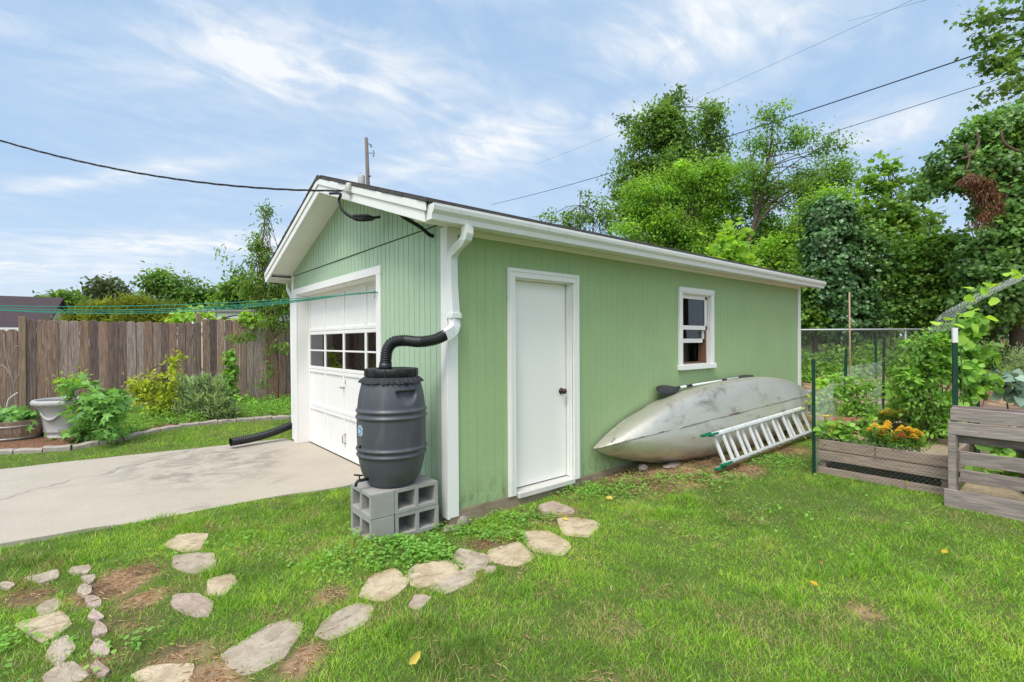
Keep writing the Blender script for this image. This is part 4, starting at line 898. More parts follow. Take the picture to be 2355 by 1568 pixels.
def rock(c, r, label, seed, group=None):
    rng = np.random.default_rng(seed); mb = MB(); n, m = 14, 9; V = []
    for j in range(m):
        ph = math.pi * j / (m - 1)
        for k in range(n):
            t = 2 * math.pi * k / n; v = np.array((math.sin(ph) * math.cos(t), math.sin(ph) * math.sin(t), math.cos(ph)))
            k_ = 1 + 0.35 * (vnoise(v[0] * 1.3 + v[2] + seed, v[1] * 1.3 - v[2], 0.8, 31) - 0.5) + rng.uniform(-0.04, 0.04)
            V.append(np.array(c) + v * np.array(r) * k_)
    mb.add(V, [(j * n + k, (j + 1) * n + k, (j + 1) * n + (k + 1) % n, j * n + (k + 1) % n) for j in range(m - 1) for k in range(n)])
    o = mb.build('rock', mat('rock_stone', (0.33, 0.28, 0.23), 0.92, var=0.2, scale=12, dirt=(0.2, 0.18, 0.15), dirt_amt=0.6, bump=0.8, bscale=40, bdist=0.01)); bm_fix(o)
    tag(o, label, 'rock', group)
p = gp(1062, 1208); rock(p + (0, 0, 0.03), (0.065, 0.05, 0.055), 'upright grey rock of the pair lying by the corner foundation', 1, 'rocks by the foundation')
p = gp(1036, 1220); rock(p + (0, 0, 0.01), (0.095, 0.05, 0.035), 'flat grey rock leaning on the upright one by the corner foundation', 2, 'rocks by the foundation')
p = gp(1160, 1195); rock(p + (0, 0, 0.005), (0.03, 0.025, 0.02), 'pebble sized rock in the weeds below the green siding', 3, 'rocks by the foundation')
p = gp(1478, 1083); rock(p + (0, 0, 0.04), (0.075, 0.05, 0.04), 'rough brown rock in the dirt under the canoe bow', 4, 'rocks by the foundation')
p = gp(1545, 1072); rock(p + (0, 0, 0.01), (0.17, 0.07, 0.025), 'flat slab of stone in the dirt just below the canoe', 5, 'rocks by the foundation')

# ------------------------------------------------------------------ planters at the left
pc = gp(27, 1012); pc[2] = float(g0(pc[0], pc[1])); pr = 0.40
PW = wood_mat('planter_wood', [(0, (0.30, 0.215, 0.165)), (1, (0.42, 0.31, 0.24))], knots=False)
planter = thing('barrel_planter', 'pale half barrel wooden planter at the left edge of the flower bed', 'planter', pc)
m_ = MB(); n = 26
for k in range(n):
    a0, a1 = 2 * math.pi * k / n + 0.004, 2 * math.pi * (k + 1) / n - 0.004; a = random.Random(k).random()
    for (ri, ro) in (((0.27, 0.36), (0.30, 0.39)),):
        V = []
        for (ra, rb, z) in ((0.27, 0.30, -0.03), (0.33, 0.36, 0.14), (0.365, 0.395, 0.31)):
            for an, r in ((a0, rb), (a1, rb), (a1, ra), (a0, ra)): V.append(pc + (r * math.cos(an), r * math.sin(an), z))
        m_.add(V, [(3, 2, 1, 0), (8, 9, 10, 11)] + [(i * 4 + j, i * 4 + (j + 1) % 4, (i + 1) * 4 + (j + 1) % 4, (i + 1) * 4 + j) for i in range(2) for j in range(4)], a)
m_.build('staves', PW, planter)
m_ = MB()
for z, r in ((0.235, 0.3815), (0.06, 0.334)): m_.lathe([(r, z - 0.012), (r + 0.004, z - 0.012), (r + 0.006, z + 0.012), (r + 0.002, z + 0.012)], pc, 48, cap=False)
m_.build('hoop', mat('galvanised_band', (0.45, 0.43, 0.40), 0.5, 0.6, var=0.2), planter)
SOILM = mat('potting_soil', (0.085, 0.05, 0.03), 0.95, var=0.4, scale=30, bump=1.0, bscale=60, bdist=0.02)
m_ = MB(); m_.lathe([(0.0, 0.285), (0.2, 0.285), (0.355, 0.275)], pc, 32, cap=False); m_.build('soil', SOILM, planter)
uc = gp(152, 1003); uc[2] = float(g0(uc[0], uc[1]))
urn = thing('garden_urn', 'large grey plastic urn planter with swag decoration and thick rolled rim', 'planter', uc)
URN = mat('grey_urn_plastic', (0.46, 0.44, 0.43), 0.6, var=0.1, scale=6, dirt=(0.22, 0.20, 0.19), dirt_amt=0.5, dirt_scale=5)
prof = [(0.235, -0.02), (0.255, 0.0), (0.255, 0.035), (0.243, 0.04), (0.245, 0.085), (0.262, 0.10), (0.262, 0.115), (0.258, 0.13), (0.275, 0.25), (0.298, 0.38), (0.318, 0.455), (0.335, 0.465), (0.34, 0.485), (0.365, 0.495), (0.387, 0.51), (0.395, 0.535), (0.39, 0.56), (0.375, 0.578), (0.35, 0.58), (0.335, 0.565), (0.33, 0.53)]
m_ = MB(); m_.lathe(prof, uc, 64, cap=False); m_.build('body', URN, urn)
m_ = MB(); m_.lathe([(0, 0.535), (0.33, 0.53)], uc, 40, cap=False); m_.build('soil', SOILM, urn)
fa = math.atan2(CAM[1] - uc[1], CAM[0] - uc[0])
for da in (-0.62, 0.62):
    m_ = MB(); ps = []
    for s in np.linspace(-1, 1, 24):
        an = fa + da + s * 0.42; z = 0.30 + 0.10 * s * s; r = 0.283 + (z - 0.25) * 0.175 + 0.008; ps.append(uc + (r * math.cos(an), r * math.sin(an), z))
    m_.tube(ps, [0.012 + 0.014 * (1 - abs(s)) + 0.005 * (k % 2) for k, s in enumerate(np.linspace(-1, 1, 24))], 8); m_.build('swag', URN, urn)
m_ = MB(); an = fa - 0.25; c = uc + (0.262 * math.cos(an), 0.262 * math.sin(an), 0.135); sdv = np.array((-math.sin(an), math.cos(an), 0))
m_.tube([c + sdv * (0.02 * math.cos(t)) + np.array((0, 0, 0.02 * math.sin(t))) for t in np.linspace(0, 6.28, 16)], 0.006, 6); m_.build('rosette', URN, urn)
# curved white garden hook and bare twig
m_ = MB(); b0 = gp(2, 985); q0 = pt(40, 903, depth_of(b0)); 
hk = [b0 + (-0.1, 0.05, -0.02), b0 + (-0.02, 0.02, 0.25), pt(14, 938, depth_of(b0)), pt(20, 918, depth_of(b0)), q0]
m_.tube(spline(hk, 8), 0.009, 8); tag(m_.build('garden_hook', WHITE2), 'curved white metal garden hook at the left edge by the planter', 'hook')

# ------------------------------------------------------------------ cables
drop = thing('power_cable', 'twisted black power cable hanging from the left sky to the garage gable', 'cable', INS)
c_in = INS + np.array((-0.02, 0.12, 0.0)); c_far = pt(0, 323, 5.0); c_out = c_far + (c_far - c_in) * 1.2 + np.array((0, 0, 0.5))
def sagline(a, b, sag, n=40, twist=0.0, ph=0.0):
    t = np.linspace(0, 1, n)[:, None]; p = a + (b - a) * t; p[:, 2] -= (4 * sag * t * (1 - t))[:, 0]
    if twist: k = np.linspace(0, 1, n) * np.linalg.norm(b - a) / 0.62 * 6.28 + ph; p[:, 2] += twist * np.sin(k); p[:, 0] += twist * np.cos(k)
    return p
half = sagline(c_in, c_far, 0.10, 90, 0.004); out = sagline(c_far, c_out, 0.06, 60, 0.004)
for ph in (0.0, 2.1, 4.2):
    m_ = MB(); m_.tube(np.concatenate((sagline(c_in, c_far, 0.13, 130, 0.0065, ph), sagline(c_far, c_out, 0.10, 60, 0.0065, ph)[1:])), 0.0045, 6); m_.build('strand', RUBBER, drop)
m_ = MB(); m_.tube(spline([c_in + (0, 0.35, 0.055), c_in + (0, 0.05, -0.02), INS + (-0.03, 0.18, -0.09), INS + (-0.01, 0.13, -0.20), INS + (0.07, 0.06, -0.27), INS + (0.16, -0.05, -0.285), INS + (0.24, -0.2, -0.29)], 10), 0.014, 8)
m_.tube(spline([INS + (0.03, 0.08, -0.25), INS + (0.10, 0.0, -0.30), INS + (0.20, -0.12, -0.30), INS + (0.12, -0.16, -0.29), INS + (0.05, 0.0, -0.27)], 8), 0.016, 8)
m_.build('cable_loop', RUBBER, drop)
m_ = MB(); m_.tube(spline([(-0.30, 0.335, 2.60), (-0.25, 0.31, 2.545), (-0.12, 0.26, 2.47), (-0.04, 0.24, 2.41), (0.0, 0.235, 2.40)], 8), 0.017, 8); m_.build('cable_tail', RUBBER, drop)
line = thing('clothesline', 'green plastic clothesline strands tied to the garage door trim', 'clothesline', (-0.03, 1.34, 1.98))
CLM = mat('green_line_plastic', (0.008, 0.23, 0.16), 0.4, var=0.15)
ca = np.array((-0.045, 1.345, 1.985))
for i, (px, py, Y, sag) in enumerate(((0, 703, 5.0, 0.05), (0, 708, 4.95, 0.075), (0, 712, 5.05, 0.085), (0, 713, 4.9, 0.10))):
    far = pt(px, py, Y); end = far + (far - ca) * 0.6 + np.array((0, 0, 0.12))
    k = ca + (far - ca) * 0.085 + np.array((0, 0, -0.012))
    q = sagline(k, far, sag, 40); q2 = sagline(far, end, 0.05, 20)
    m_ = MB(); m_.tube(np.concatenate(([ca], q, q2[1:])), 0.0042, 6); m_.build('strand', CLM, line)
m_ = MB(); q = sagline(ca, ca + (pt(0, 708, 5) - ca) * 0.085 + np.array((0, 0, -0.012)), 0.0, 60); k = np.linspace(0, 60, 60)
q[:, 2] += 0.008 * np.sin(k); q[:, 0] += 0.008 * np.cos(k); m_.tube(q, 0.005, 6); m_.tube([ca + (0.02, 0, 0), ca + (-0.01, 0, 0.0), ca + (-0.01, 0.0, 0.02)], 0.007, 6); m_.tube([ca + (0, 0.02, 0), ca + (0, 0.03, -0.06)], 0.003, 5); m_.build('knot', CLM, line)
# utility pole behind the garage
pol = pt(846, 430, 24.0); ptop = pt(842, 317, 24.0); gz = float(g0(pol[0], pol[1]))
pole = thing('utility_pole', 'weathered wooden utility pole with transformer rising behind the garage roof', 'utility pole', (pol[0], pol[1], gz))
POLEM = wood_mat('pole_wood', [(0, (0.19, 0.165, 0.15)), (1, (0.22, 0.19, 0.17))], knots=False)
m_ = MB(); m_.tube([(pol[0], pol[1], gz - 0.3), pol, ptop], [0.12, 0.095, 0.08], 12); m_.build('shaft', POLEM, pole)
m_ = MB(); tz = pt(831, 402, 24.0); m_.lathe([(0.0, 0), (0.12, 0.0), (0.16, -0.05), (0.17, -0.08), (0.17, -0.9), (0.14, -0.95), (0, -0.95)], tz, 20, cap=False); m_.tube([tz + (-0.06, 0, 0), tz + (-0.08, 0, 0.12)], 0.03, 8); m_.build('transformer', mat('transformer_grey', (0.45, 0.45, 0.46), 0.5, var=0.1), pole)
m_ = MB(); a = pt(845, 330, 24.0); b = pt(853, 333, 24.0); m_.tube([a, b], 0.02, 6); m_.tube([b, b + (0, 0, -0.12)], 0.03, 6); a = pt(845, 352, 23.9); b = pt(858, 352, 23.9); m_.tube([a, b], 0.015, 6); m_.tube([b + (0, 0, 0.15), b + (0.05, 0, 0), b + (0, 0, -0.18)], 0.02, 6); a = pt(847, 405, 23.9); m_.tube([a, pt(853, 405, 23.9)], 0.03, 6)
m_.build('bracket', mat('dark_steel', (0.08, 0.08, 0.09), 0.6, 0.5), pole)
for i, (a, Ya, b, Yb, r, sag, lab) in enumerate((
        ((1130, 470), 46, (2420, 66), 12.5, 0.018, 0.35, 'thickest overhead wire crossing the sky in front of the right hand trees'),
        ((1180, 508), 44, (2420, 142), 12.0, 0.009, 0.35, 'lower overhead wire running beneath the thickest one'),
        ((1230, 378), 50, (2500, -190), 16, 0.006, 0.4, 'upper thin overhead wire passing the tall tree top'),
        ((1950, 48), 44, (2250, -35), 22, 0.009, 0.05, 'short thin overhead wire at the top edge of the sky'))):
    m_ = MB(); m_.tube(sagline(pt(*a, Ya), pt(*b, Yb), sag, 40), r, 6); tag(m_.build('overhead_wire', RUBBER), lab, 'wire', 'overhead wires')
# neighbouring house and white shed behind the fence
hY = 24.0; hr = pt(130, 684, hY); e1 = pt(134, 742, hY - 3.5)
NB = mat('house_shingles', (0.062, 0.042, 0.046), 0.95, var=0.25, scale=6, stretch=(1, 1, 8)); NW = mat('cream_house_siding', (0.62, 0.57, 0.50), 0.8, var=0.08)
nh = thing('neighbour_house', 'neighbouring house with dark maroon shingle roof beyond the fence', 'house', (hr[0] - 4, hr[1], 0))
# built in its own frame: ridge runs along r_, towards the left
_los = hr[:2] - CAM[:2]; _los = _los / np.linalg.norm(_los); _c, _s = math.cos(R(-9)), math.sin(R(-9)); _los = np.array((_los[0] * _c - _los[1] * _s, _los[0] * _s + _los[1] * _c)); f_ = np.array((_los[0], _los[1], 0)); r_ = np.array((-_los[1], _los[0], 0))
Rz = hr[2]; base = hr.copy(); LH = 11.0
def hp(a, d, z): q = base + r_ * a + f_ * d; return (q[0], q[1], z)
Ez = 1.46 + 40 / 1125 * 20.0; m_ = MB(); half = 3.4
for s in (-1, 1): m_.add([hp(-0.25, 0, Rz), hp(LH, 0, Rz), hp(LH, s * (half + 0.3), Ez), hp(-0.25, s * (half + 0.3), Ez), hp(-0.25, 0, Rz - 0.12), hp(LH, 0, Rz - 0.12), hp(LH, s * (half + 0.3), Ez - 0.12), hp(-0.25, s * (half + 0.3), Ez - 0.12)], [(0, 1, 2, 3), (4, 7, 6, 5), (0, 3, 7, 4), (2, 6, 7, 3), (1, 5, 6, 2), (0, 4, 5, 1)])
m_.build('roof', NB, nh)
m_ = MB(); m_.add([hp(0, -half, -0.2), hp(0, half, -0.2), hp(0, half, Ez), hp(0, 0, Rz - 0.14), hp(0, -half, Ez), hp(LH, -half, -0.2), hp(LH, half, -0.2), hp(LH, half, Ez), hp(LH, 0, Rz - 0.14), hp(LH, -half, Ez)], [(0, 1, 2, 3, 4), (9, 8, 7, 6, 5), (0, 4, 9, 5), (1, 6, 7, 2)]); m_.build('wall', NW, nh)
m_ = MB(); m_.prism([hp(-0.2, -half - 0.42, Ez - 0.02), hp(-0.2, -half - 0.30, Ez - 0.02), hp(-0.2, -half - 0.30, Ez - 0.2), hp(-0.2, -half - 0.42, Ez - 0.2)], tuple(r_ * LH)); m_.build('gutter', WHITE, nh)
sY = 15.5; a = pt(436, 713, sY); b = pt(596, 716, sY); dv = (b - a) * np.array((1, 1, 0)); 
ws = thing('white_shed', 'low white flat roofed shed just visible above the wooden fence', 'shed', (a[0], a[1], 0.1))
m_ = MB(); z = a[2]; fw = np.array((FWD[0], FWD[1], 0)) * 2.2; A = np.array((a[0], a[1], 0.0))
m_.prism([A, A + dv, A + dv + fw, A + fw], (0, 0, z - 0.06)); m_.build('wall', WHITE, ws)
m_ = MB(); o_ = (dv / np.linalg.norm(dv)) * 0.12; n_ = fw / 2.2 * 0.12; Z = np.array((0, 0, z - 0.06)); m_.prism([A - o_ - n_ + Z, A + dv + o_ - n_ + Z, A + dv + o_ + fw + n_ + Z, A - o_ + fw + n_ + Z], (0, 0, 0.06)); m_.build('roof', mat('shed_roof', (0.25, 0.25, 0.25), 0.7), ws)

# ------------------------------------------------------------------ vegetable garden on the right
BW = wood_mat('grey_bed_boards', [(0, (0.23, 0.165, 0.125)), (0.5, (0.33, 0.255, 0.205)), (1, (0.42, 0.35, 0.29))], grain=(1.0, 1.0, 14))
BWY = wood_mat('grey_bed_boards_long', [(0, (0.23, 0.165, 0.125)), (0.5, (0.33, 0.255, 0.205)), (1, (0.42, 0.35, 0.29))], grain=(14, 0.8, 14))
BWX = wood_mat('grey_bed_boards_cross', [(0, (0.23, 0.165, 0.125)), (0.5, (0.33, 0.255, 0.205)), (1, (0.42, 0.35, 0.29))], grain=(0.8, 14, 14))
CED = wood_mat('cedar_bed_boards', [(0, (0.30, 0.16, 0.10)), (1, (0.38, 0.23, 0.15))], grain=(14, 0.8, 14), knots=False)
STRAW = mat('straw_mulch', (0.47, 0.36, 0.23), 0.95, var=0.4, scale=18, bump=1.0, bscale=50, bdist=0.03)
def rbed(x0, x1, ya, yb, zb, zt, nb, label, m_long=None, gap=False, soil=True):
    t = thing('raised_bed', label, 'raised bed', (x0, (ya + yb) / 2, float(g0(x0, ya))), 'raised vegetable beds'); rnd = random.Random(int(x0 * 100))
    H = (zt - zb) / nb; T = 0.026
    for i in range(nb):
        z0, z1 = zb + i * H + 0.003, zb + (i + 1) * H - 0.003
        if gap and i == 0: z0, z1 = zb - 0.06, zb + H - 0.075
        for x in (x0, x1 - T):
            m_ = MB(); j = rnd.uniform(-0.005, 0.005); m_.box((x + j, yb, z0), (x + T + j, ya, z1), rnd.random()); m_.build('board', m_long or BWY, t, bevel=0.003)
        for y in (ya - T, yb):
            m_ = MB(); m_.box((x0 + T + 0.002, y, z0 + 0.002), (x1 - T - 0.002, y + T, z1 - 0.002), rnd.random()); m_.build('board', BWX, t, bevel=0.003)
    for x in (x0 + T + 0.002, x1 - T - 0.045):
        for y in (ya - T - 0.045, yb + T + 0.002):
            m_ = MB(); m_.box((x, y, zb - 0.1), (x + 0.043, y + 0.043, zt - 0.01), rnd.random()); m_.build('corner_post', BW, t)
    if soil:
        m_ = MB(); n = 12
        V = [(x0 + 0.03 + (x1 - x0 - 0.06) * i / n, yb + 0.03 + (ya - yb - 0.06) * j / n, zt - 0.07 + 0.05 * (vnoise(i * 0.3, j * 0.3, 0.5, 44) - 0.5)) for i in range(n + 1) for j in range(n + 1)]
        m_.add(V, [(i * (n + 1) + j, (i + 1) * (n + 1) + j, (i + 1) * (n + 1) + j + 1, i * (n + 1) + j + 1) for i in range(n) for j in range(n)]); m_.build('soil', STRAW, t)
    return t
rbed(3.62, 4.62, -1.62, -2.70, 0.06, 0.39, 3, 'grey board raised bed nearest the lawn, holding orange marigolds', gap=True)
rbed(5.05, 6.1, -1.75, -2.95, 0.10, 0.45, 2, 'raised bed of grey boards just behind the front marigold bed')
rbed(6.55, 7.6, -1.85, -3.05, 0.16, 0.50, 2, 'raised bed farthest back on the left, below the bare bank')
rbed(4.95, 5.95, -3.72, -5.2, 0.35, 0.84, 2, 'reddish cedar raised bed behind the pallet gate', m_long=CED)
def sheet(name, x0, x1, ya, yb, m__, lift, seed, amp=0.03):
    n = 40; X, Y = np.meshgrid(np.linspace(x0, x1, n), np.linspace(yb, ya, n), indexing='ij'); Z = g0(X, Y) + lift + amp * (vnoise(X, Y, 0.15, seed) - 0.5)
    I = np.arange(n * n).reshape(n, n); return tag(np_mesh(name, np.stack((X, Y, Z), -1).reshape(-1, 3), [np.stack((I[:-1, :-1], I[1:, :-1], I[1:, 1:], I[:-1, 1:]), -1).reshape(-1, 4)], m__, smooth_=True), kind='structure')
sheet('straw_path', 3.45, 9.0, -2.74, -8.0, STRAW, 0.04, 50)
# pallet gate
gx = 3.33; PG = wood_mat('pallet_wood', [(0, (0.22, 0.18, 0.165)), (0.5, (0.31, 0.265, 0.245)), (1, (0.39, 0.34, 0.32))], grain=(14, 0.9, 14))
gate = thing('pallet_gate', 'weathered grey wooden pallet standing upright as the garden gate', 'gate', (gx, -3.3, 0.05))
for i, (z0, z1, xo, y0, a) in enumerate(((0.755, 0.862, 0.0, -2.74, .7), (0.635, 0.745, -0.004, -2.725, .8), (0.385, 0.50, 0.0, -2.80, .45), (0.24, 0.345, 0.0, -2.80, .3), (-0.02, 0.165, -0.03, -2.70, .6))):
    m_ = MB(); m_.box((gx + xo, -4.05, z0), (gx + xo + 0.019, y0, z1), a); m_.build('slat', PG, gate, bevel=0.003)
for z0, z1 in ((0.80, 0.875), (0.555, 0.63)):
    m_ = MB(); m_.box((gx + 0.095, -4.05, z0), (gx + 0.114, -2.74, z1), 0.2); m_.build('slat', PG, gate, bevel=0.003)
for y in (-2.74, -3.40, -4.05):
    m_ = MB(); m_.box((gx + 0.0195, y - 0.04, 0.03), (gx + 0.0945, y, 0.86), 0.35); m_.build('stringer', PG, gate, bevel=0.003)
m_ = MB(); m_.box((gx - 0.012, -2.775, 0.15), (gx - 0.001, -2.725, 0.634), 0.5); m_.build('batten', PG, gate, bevel=0.003)
# green steel posts, stake
TPG = mat('green_post_paint', (0.006, 0.045, 0.028), 0.5, var=0.3, dirt=(0.05, 0.04, 0.035), dirt_amt=0.3); TPK = mat('dark_post_paint', (0.025, 0.028, 0.03), 0.5, var=0.3)
def tpost(p, top, mt, lab, w=0.03, tip=None, lean=(0, 0), grp='steel garden posts'):
    b = np.array((p[0], p[1], float(g0(p[0], p[1])) - 0.1)); t_ = np.array((p[0] + lean[0], p[1] + lean[1], top)); t = thing('garden_post', lab, 'post', b, grp)
    m_ = MB(); q = t_ - (t_ - b) / np.linalg.norm(t_ - b) * (tip or 0); m_.beam(b, q, w, 0.005, (RGT[0] * 0, 0, 0) if False else (FWD[0], FWD[1], 0)); m_.beam(b + np.array((FWD[0], FWD[1], 0)) * 0.018, q + np.array((FWD[0], FWD[1], 0)) * 0.018, 0.005, 0.03, (FWD[0], FWD[1], 0))
    for k in range(int((top - b[2]) / 0.055)): 
        s = b + (q - b) * ((k + 0.5) * 0.055 / (top - b[2])); m_.box(tuple(s + (-0.006, -0.006, -0.008)), tuple(s + (0.006 - 0.01, 0.006 - 0.012, 0.008)))
    m_.build('shaft', mt, t)
    if tip: m_ = MB(); m_.beam(q, t_, w * 1.05, 0.007, (FWD[0], FWD[1], 0)); m_.beam(q + np.array((FWD[0], FWD[1], 0)) * 0.019, t_ + np.array((FWD[0], FWD[1], 0)) * 0.019, 0.007, 0.03, (FWD[0], FWD[1], 0)); m_.build('white_tip', WHITE2, t)
def pp(px, Y): q = pt(px, 780, Y); return q[:2]
tp1 = pp(1870, 5.22); tpost(tp1, 1.245, TPG, 'green steel post at the left front corner of the marigold bed', 0.032)
tp2 = pp(1940, 7.0); tpost(tp2, 1.325, TPG, 'green steel post behind the tomato plant, second from the garage', 0.036, lean=(0.03, -0.02))
tp3 = pp(2014, 8.2); tpost(tp3, 1.46, TPG, 'green steel post left of the dark post in front of the bank', 0.036)
tp4 = pp(2028, 7.9); tpost(tp4, 1.475, TPK, 'leaning dark steel post right beside a green one', 0.036, lean=(0.05, -0.02))
tp5 = pp(2196, 4.62); tpost(tp5, 1.56, TPG, 'thick green post with white tip at the left end of the pallet gate', 0.045, tip=0.14)
tp6 = pp(2246, 5.3); tpost(tp6, 1.63, TPG, 'thick green post with white tip wrapped in bean vines behind the gate', 0.052, tip=0.16)
s0 = pp(1954, 9.6); m_ = MB(); m_.tube([(s0[0], s0[1], float(g0(*s0)) - 0.2), (s0[0] - 0.02, s0[1], pt(1953, 672, 9.6)[2])], [0.018, 0.014], 8); tag(m_.build('wooden_stake', mat('pale_stake_wood', (0.40, 0.28, 0.19), 0.8)), 'tall thin pale wooden stake in front of the chain link fence', 'stake')
# wire netting
WIRE = mat('galvanised_wire', (0.34, 0.34, 0.34), 0.5, 0.6, var=0.2); WIRED = mat('grey_netting_wire', (0.68, 0.69, 0.70), 0.6, 0.0, var=0.15)
def netting(name, P, nu, nv, r, m__, label, cat, parent=None, group=None, diamond=True):
    """P(u,v) -> point; crossing wires over the unit square."""
    mb = MB()
    def wire(f):
        ps = []
        for k in range(25):
            u, v = f(k / 24)
            if -1e-6 <= u <= 1 + 1e-6: ps.append(P(min(max(u, 0), 1), v))
        if len(ps) > 2: mb.tube(ps, r, 3, cap=False, sm=False)
    if diamond:
        k_ = nv / nu
        for i in range(-int(nv) - 1, nu + int(nv) + 2):
            wire(lambda t, i=i: ((i + t * nv) / nu, t)); wire(lambda t, i=i: ((i - t * nv) / nu, t))
    else:
        for i in range(nu + 1): wire(lambda t, i=i: (i / nu, t))
        for j in range(nv + 1):
            mb.tube([P(k / 24, j / nv) for k in range(25)], r, 3, cap=False, sm=False)
    o = mb.build(name, m__, parent)
    if parent is None: tag(o, label, cat, group)
    return o
def wall_net(a, b, h, n=1):
    def P(u, v):
        x, y = a[0] + (b[0] - a[0]) * u, a[1] + (b[1] - a[1]) * u; return (x, y, float(g0(x, y)) + 0.01 + v * h)
    return P
q0 = (3.585, -1.60); q1 = (3.585, -2.68)
netting('chicken_wire', wall_net(q0, q1, 0.40), 26, 9, 0.00045, WIRED, 'chicken wire stretched across the front of the marigold bed', 'wire netting', group='chicken wire around the beds')
netting('chicken_wire', wall_net(tp1, tp2, 0.85), 40, 18, 0.0006, WIRED, 'chicken wire strung along the left side of the marigold bed', 'wire netting', group='chicken wire around the beds')
netting('chicken_wire', wall_net(tp2, tp4, 0.95), 34, 20, 0.0006, WIRED, 'chicken wire strung between the rear steel posts', 'wire netting', group='chicken wire around the beds')
# chain link fence on the bank
c0 = pt(1770, 757, 11.6); c1 = pt(2085, 757, 11.6); c2 = pt(2420, 757, 11.6); ct = 0.5 * (c0[2] + c2[2])
chain = thing('chain_link_fence', 'grey chain link fence with round top rail on the bank behind the beds', 'fence', (c1[0], c1[1], float(g0(c1[0], c1[1]))))
m_ = MB(); m_.tube([(c0[0], c0[1], ct), (c1[0], c1[1], ct), (c2[0] + (c2[0] - c1[0]) * 0.6, c2[1] + (c2[1] - c1[1]) * 0.6, ct)], 0.022, 10); m_.build('top_rail', mat('galvanised_pipe', (0.42, 0.43, 0.44), 0.45, 0.6, var=0.1), chain)
for q in (c0, c1, c2):
    m_ = MB(); z = float(g0(q[0], q[1])); m_.tube([(q[0], q[1] + 0.03, z - 0.2), (q[0], q[1] + 0.03, ct - 0.03)], 0.03, 10); m_.lathe([(0.033, -0.03), (0.033, 0.02), (0.02, 0.05), (0, 0.055)], (q[0], q[1] + 0.03, ct - 0.02), 10, cap=False); m_.build('post', mat('galvanised_post', (0.36, 0.37, 0.38), 0.5, 0.6, var=0.15), chain)
ce = (c2[0] + (c2[0] - c1[0]) * 0.6, c2[1] + (c2[1] - c1[1]) * 0.6)
def chp(u, v):
    x, y = c0[0] + (ce[0] - c0[0]) * u, c0[1] + (ce[1] - c0[1]) * u - 0.025; z = float(g0(x, y)); return (x, y, z + 0.03 + v * (ct - z - 0.03))
netting('mesh', chp, 90, 17, 0.0013, WIRE, None, None, chain)
# arched wire trellis at the right edge
def arch(u, v):
    px = [2186, 2200, 2222, 2262, 2310, 2370, 2440, 2520, 2600, 2660, 2690]; py = [760, 727, 706, 684, 660, 632, 610, 612, 650, 720, 800]
    s = u * 10; a = np.interp(s, range(11), px); b = np.interp(s, range(11), py); dw = np.interp(s, range(11), [.1, .2, .25, .25, .2, .16, .16, .2, .3, .35, .3])
    p = pt(a, b, 4.9) + np.array((FWD[0], FWD[1], 0.0)) * (v - 0.1) * 0.30; p[2] -= dw * 0.16 * v; return p
netting('arch_trellis', arch, 50, 8, 0.0009, WIRED, 'arched grey wire netting trellis at the right edge above the gate', 'trellis')
# terracotta ring, hose, bucket and corner blocks
rc = pt(1966, 966, 6.0); TER = mat('terracotta', (0.33, 0.17, 0.10), 0.85, var=0.2)
m_ = MB(); m_.lathe([(0.235, -0.22), (0.262, -0.03), (0.275, -0.03), (0.278, 0.0), (0.262, 0.002), (0.255, -0.03), (0.225, -0.2)], rc, 40, cap=False); m_.lathe([(0, -0.07), (0.25, -0.06)], rc, 30, cap=False); tag(m_.build('terracotta_pot', TER), 'round terracotta pot rim among the tomato leaves behind the marigolds', 'pot')
bk = gp(2298, 1030); bz = float(g0(bk[0], bk[1])); q = np.array((4.1, -3.3, float(g0(4.1, -3.3)) + 0.04)); m_ = MB()
m_.lathe([(0.0, 0), (0.19, 0.0), (0.23, 0.36), (0.245, 0.37), (0.245, 0.40), (0.225, 0.40), (0.20, 0.05), (0, 0.05)], q, 36, cap=False); m_.tube([q + (0.235 * math.cos(t), 0.235 * math.sin(t), 0.30 - 0.10 * math.sin(t / 2)) for t in np.linspace(2.4, 5.6, 24)], 0.006, 6)
tag(m_.build('black_tub', mat('blue_black_plastic', (0.012, 0.014, 0.028), 0.35, var=0.2, spec=0.6)), 'dark blue black plastic tub behind the pallet gate slats', 'tub')
for k, (z, lab) in enumerate(((0.10, 'lower grey block at the rear corner of the garage behind the canoe tip'), (0.305, 'upper grey block at the rear corner of the garage behind the canoe tip'))):
    cb = pt(1853, 980, 8.75); o = None
    m_ = MB(); o = cmu('concrete_block', (cb[0] + 0.02 * k, cb[1], float(g0(cb[0], cb[1])) + z), 'y', lab, (0.42, 0.2, 0.195)); o['group'] = 'concrete blocks behind the canoe'
# small bare root stick on the driveway grass, leaves come with the plants
# ------------------------------------------------------------------ foliage
def _palm(n, depth):
    P = []
    angs = np.linspace(-2.2, 2.2, n * 2 - 1)
    for i, a in enumerate(angs):
        r = (0.62 - 0.07 * abs(a)) if i % 2 == 0 else depth
        P.append((0.38 + r * math.cos(a), r * math.sin(a) * 1.05, -0.10 * (1 if i % 2 == 0 else 0.2)))
    V = [(0.38, 0, 0.03)] + P + [(0.0, 0.0, 0.0)]; m = len(P)
    F = [(0, i, i + 1) for i in range(1, m)] + [(0, m, m + 1), (0, m + 1, 1)]
    return np.array(V, float), [np.array(F)]
def _oval(w, fold=0.10, curl=0.10):
    V = [(0, 0, 0), (.32, -w, fold), (.72, -w * .78, fold * .6 - curl * .4), (1, 0, -curl), (.72, w * .78, fold * .6 - curl * .4), (.32, w, fold)]
    return np.array(V, float), [np.array([(0, 1, 2, 3), (0, 3, 4, 5)])]
